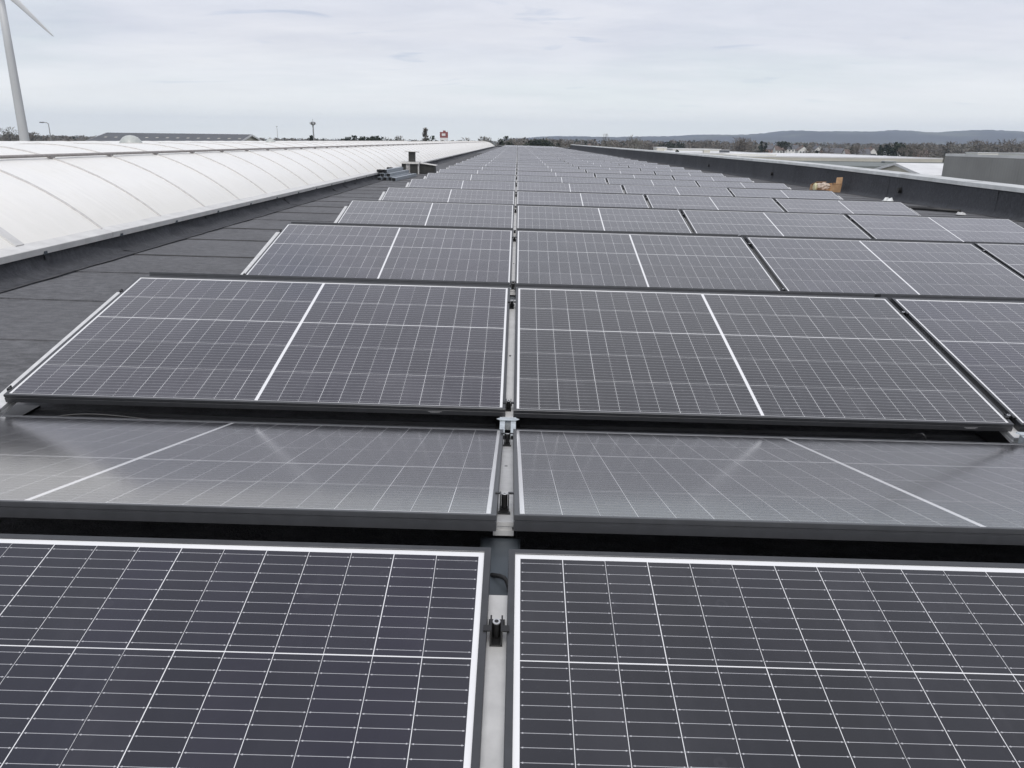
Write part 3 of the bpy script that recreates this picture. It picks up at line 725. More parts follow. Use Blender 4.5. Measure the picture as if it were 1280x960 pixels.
# torn cardboard box
def mat_card():
    q = NT('brown_cardboard'); v = q.coord(); a = q.noise(9, 5, .6, v); return q.set(color=q.ramp(a, [(.3, (.36, .22, .12)), (.7, (.50, .33, .20))]), rough=.85, spec=.2)
M_CARD = mat_card(); M_PAPER = plain('crumpled_pale_paper', (.52, .43, .36), .8, 0, .3, 14); M_CREAM = plain('cream_foam', (.60, .56, .36), .8, 0, .2, 18)
def card_box():
    t = thing('cardboard_box', 'torn open brown cardboard box with one flap up, against the parapet', 'cardboard box', Matrix.Translation((7.66, 17.25, RZ + .006)) @ Matrix.Rotation(.12, 4, 'Z'))
    def sheet(name, pts, mat=M_CARD, th=.005):
        mb = MB(); P = [Vector(p) for p in pts]; n = (P[1] - P[0]).cross(P[3] - P[0]).normalized() * th
        i = P + [p + n for p in P]; mb.v = [tuple(q) for q in i]; mb.f = [(3, 2, 1, 0), (4, 5, 6, 7), (0, 1, 5, 4), (1, 2, 6, 5), (2, 3, 7, 6), (3, 0, 4, 7)]; mb.mi = [0] * 6
        return obj(name, mb.mesh(name, mat), t)
    sheet('bottom', [(-.30, -.2, 0), (.28, -.2, 0), (.28, .2, 0), (-.30, .2, 0)])
    sheet('side', [(.02, -.2, 0), (.28, -.21, .0), (.27, -.23, .20), (.03, -.205, .16)])
    sheet('side', [(-.30, .2, .006), (.28, .2, .006), (.28, .21, .20), (-.28, .19, .17)])
    sheet('side', [(.285, -.2, 0), (.285, .2, 0), (.30, .21, .21), (.29, -.23, .21)])
    sheet('side', [(-.31, .2, 0), (-.31, -.2, 0), (-.34, -.18, .10), (-.30, .19, .16)])
    sheet('flap', [(.12, -.235, .20), (.28, -.235, .21), (.30, -.20, .36), (.15, -.19, .35)])
    sheet('flap', [(-.30, -.21, .01), (.02, -.21, .01), (.0, -.36, .03), (-.27, -.34, .02)])
    sheet('flap', [(-.28, .19, .17), (.05, .2, .19), (.03, .05, .24), (-.22, .06, .23)])
    rr = random.Random(9); bm = bmesh.new(); bmesh.ops.create_icosphere(bm, subdivisions=3, radius=.13)
    for v in bm.verts: v.co = Vector((v.co.x * 1.35, v.co.y, v.co.z * .75)) * (1 + rr.uniform(-.16, .16)) + Vector((-.10, -.04, .12))
    me = bpy.data.meshes.new('packing_paper'); bm.to_mesh(me); bm.free(); me.materials.append(M_PAPER); obj('packing_paper', me, t)
    bm = bmesh.new(); bmesh.ops.create_icosphere(bm, subdivisions=2, radius=.07)
    for v in bm.verts: v.co = Vector((v.co.x * .7, v.co.y, v.co.z * 1.6)) * (1 + rr.uniform(-.12, .12)) + Vector((-.34, -.12, .11))
    me = bpy.data.meshes.new('foam_scrap'); bm.to_mesh(me); bm.free(); me.materials.append(M_CREAM); obj('foam_scrap', me, t)
card_box()
def scrap(name, label, loc, size, mat, seed, cat):
    rr = random.Random(seed); mb = MB(); nx, ny = 7, 4; g = []
    for i in range(nx):
        g.append([((i / (nx - 1) - .5) * size[0] + rr.uniform(-.01, .01), (j / (ny - 1) - .5) * size[1] + rr.uniform(-.01, .01), (rr.uniform(.35, 1) if 0 < i < nx - 1 and 0 < j < ny - 1 else .05) * size[2]) for j in range(ny)])
    mb.sweep(g, g, False); rim = [g[i][0] for i in range(nx)]; me = mb.mesh(name, mat)
    o = obj(name, me); o.matrix_basis = TILT @ Matrix.Translation(loc); tag(o, label, cat)
scrap('plastic_wrapper', 'small white plastic wrapper at the foot of the parapet', (7.72, 14.0, RZ + .012), (.22, .12, .09), plain('white_plastic', (.72, .74, .74), .4), 3, 'wrapper')
scrap('plastic_wrapper', 'pale scrap on the roof right of the black mat', (7.55, 10.9, RZ + .012), (.16, .10, .05), plain('grey_plastic', (.5, .5, .5), .4), 4, 'wrapper')
mb = MB(); L_ = [(6.55, 11.9), (6.95, 12.0), (7.35, 11.75), (7.75, 11.3)]
mb.tube([(x, y, RZ + .038) for x, y in L_], [.03, .034, .034, .03], 10); o = obj('membrane_roll', smooth(mb.mesh('membrane_roll', M_BITU))); o.matrix_basis = TILT.copy(); tag(o, 'black rolled membrane offcut lying beside the right end of the rows', 'membrane roll')

# ------------------------------------------------------------------ buildings around
def cladding(name, col, period, var=.1):
    q = NT(name); v = q.xyz(q.coord()); s = q.math('SINE', q.math('MULTIPLY', q.math('ADD', v[0], v[1]), 6.283 / period))
    st = q.noise(.25, 5, .6); base = q.ramp(st, [(.3, tuple(c * (1 - var) for c in col)), (.7, tuple(c * (1 + var) for c in col))])
    return q.set(color=base, rough=.55, spec=.4, normal=q.bump(s, .12, .02))
M_WGREY = cladding('grey_ribbed_cladding', (.275, .272, .265), .6)
M_WHITE = cladding('off_white_cladding', (.66, .65, .60), .8, .07)
M_CREAMW = cladding('cream_cladding', (.50, .48, .42), .8, .1)
M_BEIGE = cladding('beige_render', (.56, .53, .45), 3.0, .1)
M_ROOFW = plain('pale_roof_sheet', (.68, .68, .68), .5, .1, .1, .3)
M_ROOFG = plain('grey_green_roof_felt', (.165, .18, .175), .85, 0, .18, .12)
M_ROOFD = plain('dark_roof_sheet', (.085, .09, .10), .6, .1, .15, .3)
M_WIN = plain('dark_window_glass', (.03, .035, .04), .1, 0, .1, 1)
M_DOOR = plain('grey_roller_door', (.25, .27, .28), .5, .2, .1, 1)
def windows(t, wall, side, x0, x1, n, z, w, h, plane, axis):
    """windows with frames set proud of a wall; axis 'x': wall runs along x at y = plane"""
    for i in range(n):
        c = x0 + (x1 - x0) * (i + .5) / n; a, b = (c - w / 2, c + w / 2)
        mb = MB(); fr = MB(); e = .06 * side; e2 = .10 * side; lo, hi = sorted((plane, plane + e)); lo2, hi2 = sorted((plane, plane + e2))
        if axis == 'x':
            mb.box((a, lo, z), (b, hi, z + h))
            for q in ((a - .1, z - .1, b + .1, z), (a - .1, z + h, b + .1, z + h + .1), (a - .1, z, a, z + h), (b, z, b + .1, z + h)): fr.box((q[0], lo2, q[1]), (q[2], hi2, q[3]))
        else:
            mb.box((lo, a, z), (hi, b, z + h))
            for q in ((a - .1, z - .1, b + .1, z), (a - .1, z + h, b + .1, z + h + .1), (a - .1, z, a, z + h), (b, z, b + .1, z + h)): fr.box((lo2, q[0], q[1]), (hi2, q[2], q[3]))
        wd = obj('window', mb.mesh('window', M_WIN), t); obj('window_frame', fr.mesh('window_frame', M_ROOFW), wd)
def flat_building(name, label, x0, x1, y0, y1, ztop, wall, roofm, trim=M_ROOFW, extras=(), wins=True, skylights=()):
    cx, cy = (x0 + x1) / 2, (y0 + y1) / 2; t = thing(name, label, 'building', (cx, cy, GZ), roof=False)
    h = ztop - GZ; a, b, c, d = x0 - cx, x1 - cx, y0 - cy, y1 - cy
    mb = MB(); mb.box((a, c, -.3), (b, d, h - .35)); obj('wall', mb.mesh('wall', wall), t)
    mb = MB(); mb.box((a + .25, c + .25, h - .34), (b - .25, d - .25, h - .18)); obj('roof', mb.mesh('roof', roofm), t)
    mb = MB()
    for lo, hi in (((a - .05, c - .05), (b + .05, c + .22)), ((a - .05, d - .22), (b + .05, d + .05)), ((a - .05, c + .22), (a + .22, d - .22)), ((b - .22, c + .22), (b + .05, d - .22))): mb.box((*lo, h - .347), (*hi, h))
    obj('roof_edge', mb.mesh('roof_edge', trim), t)
    for (u, v, w_, l_, hh, mt) in extras:
        mb = MB(); mb.box((u - w_ / 2 - cx, v - l_ / 2 - cy, h - .179), (u + w_ / 2 - cx, v + l_ / 2 - cy, h - .179 + hh)); e = obj('roof_unit', mb.mesh('roof_unit', mt), t)
        mb = MB(); mb.box((u - w_ / 2 - cx - .08, v - l_ / 2 - cy - .08, h - .179 + hh), (u + w_ / 2 - cx + .08, v + l_ / 2 - cy + .08, h - .179 + hh + .08)); obj('unit_lid', mb.mesh('unit_lid', M_ROOFW), e)
    if wins:
        windows(t, None, -1, c + 3, d - 3, max(2, int((y1 - y0) / 9)), h * .28, 2.6, 1.5, a, 'y'); windows(t, None, -1, a + 3, b - 3, max(2, int((x1 - x0) / 9)), h * .28, 2.6, 1.5, c, 'x')
    mb = MB(); mb.box((a - .06, -2, .0), (a - .002, 2, 4.2)); obj('roller_door', mb.mesh('roller_door', M_DOOR), t)
    return t
zt = at(1152, 191.5, 116).z
flat_building('warehouse', 'big plain grey warehouse rising behind the parapet at the right edge', 63, 112, 44, 116, zt, M_WGREY, M_ROOFG, extras=[(72.5, 112.0, 16, 3, .34, M_WHITE), (73.0, 102, 16, 9, .40, M_WHITE), (74, 88, 16, 10, .40, M_WHITE), (86, 106, 10, 3, .8, M_ROOFW)])
wh = [o_ for o_ in bpy.data.objects if o_.name == 'warehouse'][0]
for i in range(12):
    mb = MB(); mb.box((-24.62, -36 + i * 6 + .010, 1.0), (-24.503, -30 + i * 6 - .010, zt - GZ - .40)); obj('cladding_panel', mb.mesh('cladding_panel', M_WGREY), wh)
# gable shed in front of it
def gable_building(name, label, x0, x1, y0, y1, ze, zr, axis, wall, roofm, oh=.4, trim=None, group=None):
    """ridge runs along axis"""
    cx, cy = (x0 + x1) / 2, (y0 + y1) / 2; t = thing(name, label, 'building', (cx, cy, GZ), group, roof=False)
    e, r = ze - GZ, zr - GZ; A, B = (x1 - x0) / 2, (y1 - y0) / 2
    sw = (lambda p: p) if axis == 'x' else (lambda p: (p[1], p[0], p[2]))
    if axis == 'y': A, B = B, A
    mb = MB(); rings = [[sw(q) for q in ((u, -B, -.3), (u, -B, e), (u, 0, r), (u, B, e), (u, B, -.3))] for u in (-A, A)]
    mb.sweep(rings, rings, True, True); obj('wall', mb.mesh('wall', wall), t)
    sl = (r - e) / B
    rf = None
    for s in (-1, 1):
        mb = MB(); rings = [[sw(q) for q in ((u, s * (B + oh), e - sl * oh + .03), (u, 0, r + .03), (u, 0, r + .19), (u, s * (B + oh), e - sl * oh + .19))] for u in (-A - oh, A + oh)]
        mb.sweep(rings, rings, True, True); rf = obj('roof_slope', mb.mesh('roof_slope', roofm), t)
    if trim:
        mb = MB()
        for u in (-A - oh - .06, A + oh + .01):
            for s in (-1, 1):
                rings = [[sw(q) for q in ((w, s * (B + oh), e - sl * oh - .25), (w, 0, r - .25), (w, 0, r + .22), (w, s * (B + oh), e - sl * oh + .22))] for w in (u, u + .05)]
                mb.sweep(rings, rings, True, True)
        obj('bargeboard', mb.mesh('bargeboard', trim), t)
    return t, sw, A, B, e, r
zp = at(1116, 204.8, 150).z
t, sw, A, B, e, r = gable_building('gable_shed', 'beige gabled shed with pale sheet roof below the grey warehouse', 72, 100, 139, 161, zp - 1.75, zp, 'x', M_BEIGE, M_ROOFW, .3, M_ROOFW)
windows(t, None, -1, -8, 8, 3, 3.0, 2.0, 1.4, -A, 'y')
zg = at(1050, 201.5, 214).z
flat_building('low_factory', 'low factory with dull grey-green felt roof beyond the parapet', 64, 128, 166, 214, zg, M_WGREY, M_ROOFG, M_ROOFG, extras=[(96, 205, 3, 2, .5, M_ROOFG)])
flat_building('low_annex', 'low grey annex joined to the felt-roofed factory, nearest the parapet', 50, 63.6, 150, 182, zg - .35, M_WGREY, M_ROOFG, M_ROOFG)
zb = at(1050, 196, 232).z
flat_building('long_hall', 'long off-white hall behind the felt-roofed factory', 64, 124, 232, 316, zb, M_CREAMW, M_ROOFW)
zf_ = at(920, 197.5, 214).z
flat_building('pale_warehouse', 'pale flat-roofed warehouse just over the parapet, left of the felt-roofed factory', 40, 63.5, 184, 226, zf_, M_CREAMW, M_ROOFW, extras=[(55, 215, 5, 3, .5, M_ROOFW)])
zc = at(880, 190, 262).z
flat_building('white_depot', 'white low depot with small roof boxes, leftmost of the pale roofs', 44, 80, 246, 300, zc, M_WHITE, M_ROOFW, extras=[(50, 280, 2.5, 2.5, 1.2, M_CREAMW), (62, 262, 2, 2, .9, M_CREAMW), (70, 270, 3, 2, .8, M_ROOFD)])
zc2 = at(850, 185.8, 330).z
flat_building('white_office', 'narrow white office block behind the depot', 64, 84, 330, 352, zc2, M_WHITE, M_ROOFW)
zc3 = at(809, 183.5, 320).z
flat_building('white_cube_house', 'small white cube-shaped house left of the depot', 55, 59.4, 318, 324, zc3, M_WHITE, M_ROOFD)
# dark warehouse on the left
zr = at(220, 167.7, 212).z
t, sw, A, B, e, r = gable_building('dark_warehouse', 'long dark-roofed warehouse on the left skyline', at(137, 170, 212).x, at(312, 170, 212).x, 200, 224, zr - 2.3, zr, 'x', M_CREAMW, M_ROOFD, .6, M_ROOFW)
for i in range(14):
    u = -A + (i + .6) * 2 * A / 14; mb = MB(); s0, s1 = .46, .53; y0_, y1_ = -B * s1, -B * s0
    f = lambda y: e + (r - e) * (1 + y / B) + .21
    mb.sweep([[(u, y0_, f(y0_)), (u, y1_, f(y1_))], [(u + .7, y0_, f(y0_)), (u + .7, y1_, f(y1_))]], [[(u, y0_, f(y0_)), (u, y1_, f(y1_))], [(u + .7, y0_, f(y0_)), (u + .7, y1_, f(y1_))]], False)
    obj('skylight', mb.mesh('skylight', M_CREAMW), t)
windows(t, None, -1, -A + 2, A - 2, 8, 3, 2.4, 1.4, -B, 'x')
# houses
M_TILE = plain('red_brown_tiles', (.125, .092, .078), .8, 0, .2, 1.5); M_SLATE = plain('grey_slates', (.10, .10, .11), .7, 0, .2, 1.5); M_BRICKW = plain('brick_wall', (.24, .13, .09), .9, 0, .15, 2); M_RENDER = plain('white_render', (.68, .67, .64), .8, 0, .08, 1)
HN = 0
def house(px, pytop, y, w, d, axis, wall, roofm, what):
    global HN; HN += 1
    y *= 1.6; w *= .95; p = at(px, pytop, y); zr = p.z
    t, sw, A, B, e, r = gable_building('house', '%s house, %s from the left among the far houses' % (what, nth(HN)), p.x - w / 2, p.x + w / 2, y - d / 2, y + d / 2, zr - 3.2, zr, axis, wall, roofm, .35, None, 'houses beyond the pale roofs')
    yy = -(B if axis == 'x' else A)
    windows(t, None, -1, -w / 2 + .8, w / 2 - .8, 3, e - 2.0, 1.2, 1.2, yy, 'x'); windows(t, None, -1, -w / 2 + .8, w / 2 - .8, 3, e - 4.8, 1.2, 1.3, yy, 'x')
    mb = MB(); q = sw((A * .5, B * .15, 0)); mb.box((q[0] - .35, q[1] - .35, r - .6), (q[0] + .35, q[1] + .35, r + .9)); obj('chimney', mb.mesh('chimney', M_BRICKW), t)
    mb = MB(); mb.box((-.5, yy - .07, 0), (.5, yy - .003, 2.1)); obj('door', mb.mesh('door', M_WIN), t)
for a in [(742, 180, 420, 9, 8, 'x', M_BRICKW, M_TILE, 'red-roofed brick'), (826, 182.5, 430, 8, 8, 'y', M_RENDER, M_SLATE, 'white gabled'), (962, 181.5, 430, 10, 8, 'x', M_BRICKW, M_SLATE, 'grey-roofed brick'), (975, 182.5, 410, 9, 8, 'x', M_RENDER, M_TILE, 'white red-roofed'), (990, 181.5, 450, 11, 8, 'x', M_RENDER, M_SLATE, 'white grey-roofed'), (1003, 183, 420, 9, 8, 'y', M_RENDER, M_TILE, 'white gabled'),
          (1022, 182.0, 400, 7, 9, 'y', M_RENDER, M_SLATE, 'tall white gabled'), (1034, 185, 380, 8, 8, 'x', M_BRICKW, M_SLATE, 'grey-roofed brick'), (1047, 185.5, 390, 10, 8, 'x', M_RENDER, M_SLATE, 'white grey-roofed'), (1062, 187, 370, 8, 8, 'x', M_RENDER, M_TILE, 'low white'), (1077, 186.5, 360, 11, 8, 'x', M_RENDER, M_SLATE, 'wide white'), (1089, 185, 370, 6, 9, 'y', M_RENDER, M_TILE, 'narrow white gabled'),
          (1118, 185.5, 340, 12, 9, 'x', M_RENDER, M_SLATE, 'large white grey-roofed'), (1152, 187.2, 380, 9, 8, 'x', M_BRICKW, M_TILE, 'red-roofed brick')]: house(*a)

# ------------------------------------------------------------------ turbine, lamp, masts, sign
M_TURB = plain('pale_grey_turbine_paint', (.52, .53, .54), .45, 0, .05, .05); M_POST = plain('grey_painted_post', (.16, .165, .17), .5, .3, .1, 1)
def turbine():
    y = 330; b = at(30.3, 172, y); t = thing('wind_turbine', 'tall pale wind turbine at the left edge, one blade in view', 'wind turbine', (b.x, b.y, GZ), roof=False)
    hub = at(-4.0, -31, y); hz = hub.z - GZ
    mb = MB(); n = 28; rings = [[(q * math.cos(6.28318 * k / n), q * math.sin(6.28318 * k / n), z) for k in range(n)] for q, z in ((1.95, -.3), (1.9, 4), (1.72, 20), (1.5, 45), (1.25, hz - 1.6))]
    mb.sweep(rings, rings, True, True); obj('tower', smooth(mb.mesh('tower', M_TURB)), t)
    mb = MB(); rings = []
    for yy, q in ((-4.0, 1.2), (-3.2, 1.6), (4.5, 1.7), (6.0, 1.2)): rings.append([(q * math.cos(6.28318 * k / 12), yy, hz + q * math.sin(6.28318 * k / 12)) for k in range(12)])
    mb.sweep(rings, rings, True, True); obj('nacelle', smooth(mb.mesh('nacelle', M_TURB)), t)
    mb = MB(); rings = []
    for yy, q in ((-6.6, .05), (-6.3, .7), (-5.6, 1.15), (-4.05, 1.3)): rings.append([(q * math.cos(6.28318 * k / 16), yy, hz + q * math.sin(6.28318 * k / 16)) for k in range(16)])
    mb.sweep(rings, rings, True, True); h_ = obj('rotor_hub', smooth(mb.mesh('rotor_hub', M_TURB)), t)
    tip = at(67, 45.5, y - 5); H0 = Vector((b.x, b.y - 5, hub.z)); d = tip - H0; L = math.hypot(d.x, d.z); ang = math.atan2(d.z, d.x)
    mb = MB(); rings = []
    for f, ch, th in ((.02, 1.7, 1.6), (.08, 2.0, 1.3), (.18, 3.0, .75), (.3, 2.7, .55), (.5, 2.0, .38), (.7, 1.45, .26), (.88, .95, .16), (.97, .55, .08), (1.0, .1, .03)):
        tw = .35 * (1 - f); rings.append([(f * L, (.5 * th * math.sin(a)) * math.cos(tw) + (ch * (.5 * math.cos(a) - .15)) * math.sin(tw), (ch * (.5 * math.cos(a) - .15)) * math.cos(tw) - .5 * th * math.sin(a) * math.sin(tw)) for a in [6.28318 * k / 14 for k in range(14)]])
    mb.sweep(rings, rings, True, True); bm_ = smooth(mb.mesh('blade', M_TURB))
    for k in range(3):
        o = obj('blade', bm_, t); o.matrix_basis = Matrix.Translation((0, -5, hz)) @ Matrix.Rotation(-(ang + k * 2.0944), 4, 'Y')
turbine()
def post(name, label, cat, px, pytop, y, r0, r1):
    p = at(px, pytop, y); t = thing(name, label, cat, (p.x, y, GZ), roof=False); h = p.z - GZ
    mb = MB(); mb.tube([(0, 0, -.2), (0, 0, h * .5), (0, 0, h)], [r0, (r0 + r1) / 2, r1], 10); obj('pole', smooth(mb.mesh('pole', M_POST)), t); return t, h
t, h = post('street_lamp', 'slim street lamp with one arm to the left, right of the turbine', 'street lamp', 60.5, 154.5, 118, .10, .055)
mb = MB(); mb.tube([(0, 0, h - .05), (-.2, 0, h + .12), (-.75, 0, h + .18)], [.05, .045, .04], 8); obj('arm', mb.mesh('arm', M_POST), t)
mb = MB(); slab(mb, (-.95, 0, h + .17), .62, .22, .12); slab(mb, (-.95, 0, h + .10), .45, .16, .03); obj('lamp_head', mb.mesh('lamp_head', M_POST), t)
t, h = post('light_mast', 'tall mast with a round cluster head on the left skyline', 'mast', 391, 153.5, 165, .20, .12)
mb = MB(); rings = [[(q * math.cos(6.28318 * k / 14), q * math.sin(6.28318 * k / 14), h + z) for k in range(14)] for q, z in ((.15, -.5), (.42, -.35), (.46, -.1), (.40, .15), (.2, .22))]
mb.sweep(rings, rings, True, True); hd = obj('head', mb.mesh('head', M_POST), t)
for k in range(4):
    mb = MB(); a = k * 1.5708 + .4; mb.box((-.13, -.10, -.22), (.13, .10, .22), Matrix.Translation((.5 * math.cos(a), .5 * math.sin(a), h - .1)) @ Matrix.Rotation(a, 4, 'Z')); obj('antenna', mb.mesh('antenna', M_TURB), hd)
mb = MB(); mb.tube([(0, 0, h + .2), (0, 0, h + .75)], .03, 6); obj('rod', mb.mesh('rod', M_POST), t)
t, h = post('thin_mast', 'thin pale mast left of the tall cluster mast', 'mast', 346, 158, 230, .10, .05)
mb = MB(); slab(mb, (0, 0, h), .5, .1, .08); obj('crossbar', mb.mesh('crossbar', M_POST), t)
def sign():
    y = 250; c = at(555.0, 174, y); t = thing('totem_sign', 'red and white totem sign tower above the skylight', 'sign', (c.x, y, GZ), roof=False)
    px = (y + 2.44) / F_PX * 1.05; zt_ = at(555, 165.0, y).z - GZ; w = 9 * px
    M_RED = plain('red_sign_panel', (.26, .075, .07), .6, 0, .3, 1); M_SW = plain('white_sign_panel', (.72, .70, .70), .5, 0, .05, 1)  # red muted towards pink in its colour, for the haze in between
    for s in (-1, 1):
        mb = MB(); mb.box((s * w * .36 - .15, -.15, -.2), (s * w * .36 + .15, .15, zt_ - .3)); obj('post', mb.mesh('post', M_SW), t)
    mb = MB(); mb.box((-w / 2, -.35, zt_ - 6.2 * px), (w / 2, .35, zt_)); pn = obj('red_panel', mb.mesh('red_panel', M_RED), t)
    mb = MB(); mb.box((-w * .26, -.37, zt_ - 4.2 * px), (w * .2, -.352, zt_ - 1.6 * px)); obj('white_field', mb.mesh('white_field', M_SW), pn)
    mb = MB(); mb.box((-w / 2, -.33, zt_ - 9 * px), (w / 2, .33, zt_ - 6.25 * px)); obj('white_panel', mb.mesh('white_panel', M_SW), t)
    mb = MB(); mb.box((-w * .1, -.25, zt_ + .005), (w * .22, .25, zt_ + 1.6 * px)); obj('top_panel', mb.mesh('top_panel', M_RED), t)
    mb = MB(); mb.box((w * .42, -.2, zt_ + .004), (w * .5, .2, zt_ + 1.4 * px)); obj('side_fin', mb.mesh('side_fin', M_SW), t)
sign()

# ------------------------------------------------------------------ trees
def mat_foliage(name, a, b):
    q = NT(name); geo = q.n('ShaderNodeNewGeometry').outputs['Position']; f = q.noise(.9, 3, .6, geo); r = q.rnd()
    c = q.ramp(f, [(.3, a), (.7, b)]); return q.set(color=q.mix(q.math('MULTIPLY', r, .35), c, tuple(.5 * (x + y) * 1.25 for x, y in zip(a, b))), rough=.9, spec=.1)
M_TWIG = mat_foliage('bare_twigs', (.125, .112, .100), (.185, .168, .150)); M_EVER = mat_foliage('dark_evergreen', (.018, .024, .018), (.045, .056, .038)); M_PALE = mat_foliage('pale_grey_twigs', (.13, .125, .11), (.21, .20, .175)); M_BARK = plain('grey_bark', (.065, .055, .045), .9, 0, .3, 3)  # twig tones lightened in the colour to suggest mid-distance haze
def tree_meshes(kind, seed):
    """unit tree, 10 m tall: (trunk mesh, crown mesh)"""
    rr = random.Random(seed); tr = MB(); cr = MB(); limbs = []
    slim = {'poplar': .20, 'conifer': .22, 'bare': .42, 'pale': .40, 'ever': .46}[kind]
    tr.tube([(0, 0, -.3), (.05, 0, 2.5), (-.04, .05, 5.5), (0, 0, 9.2)], [.26, .2, .12, .03], 7)
    for i in range(16 if kind != 'conifer' else 10):
        z = rr.uniform(1.8, 8.0); a = rr.uniform(0, 6.283); L = slim * 10 * rr.uniform(.5, .9) * (1.15 - z / 11)
        if kind == 'poplar': up = L * 2.6; L *= .35
        else: up = L * rr.uniform(.35, .9)
        p0 = Vector((0, 0, z)); p1 = p0 + Vector((L * math.cos(a) * .55, L * math.sin(a) * .55, up * .55)); p2 = p0 + Vector((L * math.cos(a), L * math.sin(a), up))
        p2.z = min(p2.z, 9.8); tr.tube([p0, p1, p2], [.085, .05, .015], 5, False); limbs.append((p1, p2))
    mat = {'poplar': M_TWIG, 'conifer': M_EVER, 'bare': M_TWIG, 'pale': M_PALE, 'ever': M_EVER}[kind]
    n = {'poplar': 900, 'conifer': 520, 'bare': 620, 'pale': 560, 'ever': 700}[kind]
    clumps = []
    for i in range(22 if kind not in ('poplar', 'conifer') else 40):
        z = rr.uniform(.22, .97); q = slim * (math.sin(math.pi * (z - .12) / .92) ** .7 if kind in ('bare', 'pale', 'ever') else (1.02 - z) * 1.1)
        a = rr.uniform(0, 6.283); u = rr.uniform(.3, .9); clumps.append((Vector((q * 10 * u * math.cos(a), q * 10 * u * math.sin(a), z * 10)), (10 * q * .45 + .08) if kind in ('poplar', 'conifer') else 10 * slim * rr.uniform(.16, .34)))
    for i in range(n):
        c, R = clumps[i % len(clumps)]; d = Vector((rr.gauss(0, 1), rr.gauss(0, 1), rr.gauss(0, 1))).normalized(); p = c + d * R * rr.uniform(.4, 1.1)
        if p.z > 10: p.z = 10 - rr.uniform(0, .5)
        if kind in ('bare', 'pale', 'poplar'):
            g = (d + Vector((0, 0, .7)) + Vector((rr.gauss(0, .4), rr.gauss(0, .4), rr.gauss(0, .3)))).normalized(); L = rr.uniform(.5, 1.2) * (.5 if kind == 'poplar' else 1); wd = g.cross(Vector((rr.gauss(0, 1), rr.gauss(0, 1), rr.gauss(0, 1)))).normalized() * rr.uniform(.05, .14)
            cr.quad(p - wd, p + wd, p + g * L + wd * .2, p + g * L - wd * .2)
        else:
            a_ = Vector((rr.gauss(0, 1), rr.gauss(0, 1), rr.gauss(0, 1))).normalized(); b_ = a_.cross(d).normalized(); s = rr.uniform(.18, .45); cr.quad(p - a_ * s, p - b_ * s * .7, p + a_ * s, p + b_ * s * .7)
    return tr.mesh('trunk', M_BARK), cr.mesh('crown', mat)
TREES = {}
for kind in ('poplar', 'conifer', 'bare', 'pale', 'ever'): TREES[kind] = [tree_meshes(kind, 100 + i + hash(kind[0]) % 7 * 0) for i in range(3)]
KN = {'poplar': 'slender upright poplar', 'conifer': 'dark pointed conifer', 'bare': 'bare brown tree', 'pale': 'pale grey leafless tree', 'ever': 'dark rounded evergreen'}
tr_rng = random.Random(31); TN = {}
TREE_SPOTS = [(3, 161.5, 420, 'pale', 1), (10, 160, 410, 'pale', 1), (19, 163.5, 430, 'pale', 1), (38, 166.5, 500, 'bare', 1.4), (389, 167.5, 300, 'conifer', 1.2), (438, 171.2, 330, 'ever', .8), (445, 169.8, 320, 'ever', 1), (456, 170.6, 320, 'ever', .7), (464, 170.6, 330, 'ever', .9), (470, 170.2, 325, 'ever', 1), (483, 172, 420, 'pale', 1.2), (492, 171, 400, 'ever', .9), (500, 171, 390, 'bare', 1.0), (531.5, 160.2, 280, 'poplar', 1.0), (538, 170.2, 270, 'ever', .8),
              (585, 173, 480, 'bare', 1.5), (606, 172, 520, 'pale', 1.4), (630, 170.6, 330, 'ever', 1.0), (645, 174.0, 420, 'bare', 1.2), (653, 173.5, 440, 'pale', 1.3), (668, 174.6, 360, 'ever', 1.2), (675, 174.2, 350, 'ever', 1.3), (688, 174.8, 420, 'ever', 1.0), (700, 174.5, 480, 'bare', 1.5), (718, 175, 430, 'bare', 1.4), (731, 175.5, 450, 'ever', .8), (757.5, 168.6, 420, 'pale', .62), (772, 176.5, 430, 'bare', 1.3), (794, 169.6, 400, 'pale', .75), (812, 177, 500, 'bare', 1.4), (833, 177, 480, 'ever', 1.1), (841, 178.2, 490, 'conifer', 1), (850, 178.3, 470, 'ever', 1.0), (868, 178.3, 520, 'bare', 1.4), (883, 176.2, 500, 'bare', 1.2), (900, 177, 520, 'bare', 1.5), (925, 173.3, 340, 'bare', 1.05), (932, 174.2, 335, 'bare', 1.0), (952, 175.2, 420, 'conifer', 1.1), (958, 176.5, 425, 'conifer', 1), (981, 176.8, 520, 'ever', 1.2), (847, 186, 243, 'conifer', 1.1),
              (1012, 180.5, 360, 'bare', 1.0), (1021, 186, 335, 'conifer', 1.2), (1031, 181.5, 430, 'bare', 1.2), (1066, 180, 380, 'conifer', .9), (1072, 183, 330, 'bare', .9), (1101, 179.6, 380, 'conifer', .9), (1112, 179.5, 390, 'ever', 1.3), (1121, 178.2, 385, 'ever', 1.4), (1129, 177.4, 380, 'ever', 1.4), (1139, 181, 340, 'bare', 1.2), (1147, 184, 330, 'bare', 1.0), (1163, 179, 480, 'bare', 1.4), (1185, 178, 470, 'bare', 1.5), (1204, 177.5, 460, 'pale', 1.4), (1226, 177, 470, 'bare', 1.5), (1249, 175, 420, 'bare', 1.4), (1262, 178, 430, 'bare', 1.3), (1276, 174.5, 400, 'bare', 1.2)]
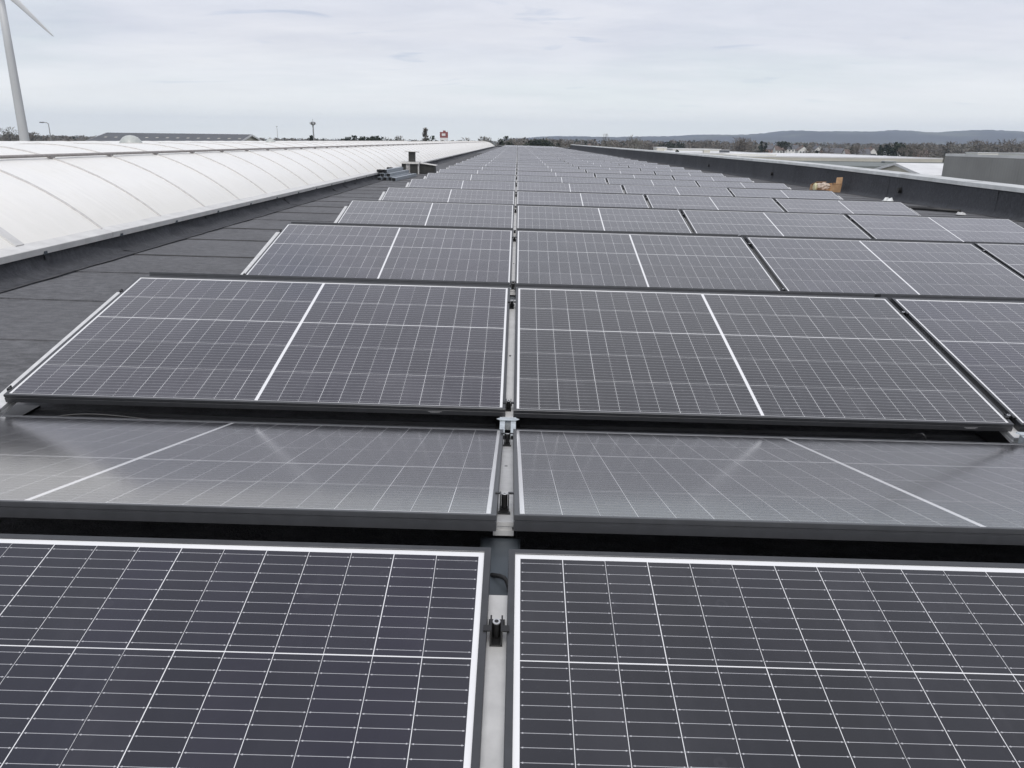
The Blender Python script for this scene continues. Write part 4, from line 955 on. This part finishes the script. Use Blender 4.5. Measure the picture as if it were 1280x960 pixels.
for px, pyt, y, kind, wd in TREE_SPOTS:
    p = at(px, pyt, y); h = p.z - GZ; TN[kind] = TN.get(kind, 0) + 1
    s = h / 10; t = thing('tree', '%s on the skyline, %s of its kind from the left' % (KN[kind], nth(TN[kind])), 'tree', Matrix.Translation((p.x, y, GZ)) @ Matrix.Rotation(tr_rng.uniform(0, 6.28), 4, 'Z') @ Matrix.Diagonal((s * wd, s * wd, s, 1)), 'trees on the skyline', roof=False)
    a, b = tr_rng.choice(TREES[kind]); obj('trunk', a, t); obj('crown', b, t)
def woods(name, label, spots, seed, mats):
    rr = random.Random(seed); mb = MB()
    for x, y, h, w in spots:
        mi = 0 if rr.random() < .72 else (1 if rr.random() < .6 else 2)
        mb.tube([(x, y, GZ - .3), (x, y, GZ + h * .6)], [.3, .12], 4, False, mi)
        for i in range(60):
            z = rr.uniform(.12, 1.0); q = w * .5 * (math.sin(math.pi * min(.97, max(.05, (z - .05)))) ** .6); a = rr.uniform(0, 6.283); u = rr.random() ** .5
            p = Vector((x + q * u * math.cos(a), y + q * u * math.sin(a), GZ + h * z)); d1 = Vector((rr.gauss(0, 1), rr.gauss(0, 1), rr.gauss(0, 1.3))).normalized(); d2 = d1.cross(Vector((rr.gauss(0, 1), rr.gauss(0, 1), rr.gauss(0, 1)))).normalized()
            s = rr.uniform(.3, .8) * (h / 10) * 1.4; mb.quad(p - d1 * s, p - d2 * s * .55, p + d1 * s, p + d2 * s * .55, mi)
    o = obj(name, mb.mesh(name, mats)); o['kind'] = 'stuff'; tag(o, label, 'woods'); return o
rr = random.Random(77); spots = []
for i in range(900):
    y = rr.uniform(560, 1500); tx = rr.uniform(-.72, .02); spots.append((tx * y, y, rr.uniform(8.5, 11.5) + y * .0006, rr.uniform(7, 13)))
woods('far_woods', 'thin brown line of leafless woods along the left horizon', spots, 1, [M_TWIG, M_PALE, M_EVER])
spots = []
for i in range(1500):
    y = rr.uniform(480, 1700); tx = rr.uniform(-.02, .82); y = max(y, rr.uniform(760, 1000)) if .3 < tx < .56 else y; spots.append((tx * y, y, rr.uniform(8.5, 13.5) + y * .0012 + (1.2 if tx > .5 else 0), rr.uniform(7, 13)))
woods('far_woods', 'brown leafless woods below the hills on the right', spots, 2, [M_TWIG, M_PALE, M_EVER])

# ------------------------------------------------------------------ hazy air
def haze():
    m_ = bpy.data.materials.new('thin_haze'); m_.use_nodes = True; nt = m_.node_tree; nt.nodes.clear()
    out = nt.nodes.new('ShaderNodeOutputMaterial'); pv = nt.nodes.new('ShaderNodeVolumePrincipled')
    pv.inputs['Color'].default_value = (.72, .83, 1.0, 1); pv.inputs['Density'].default_value = HAZE; pv.inputs['Anisotropy'].default_value = .2
    nt.links.new(pv.outputs[0], out.inputs['Volume'])
    mb = MB(); mb.box((-9100, -900, GZ - 1.5), (9100, 7400, 175)); o = obj('haze', mb.mesh('haze', m_)); o['kind'] = 'stuff'
    tag(o, 'thin pale haze over the far hills', 'haze')
HAZE = 1.1e-4
haze()
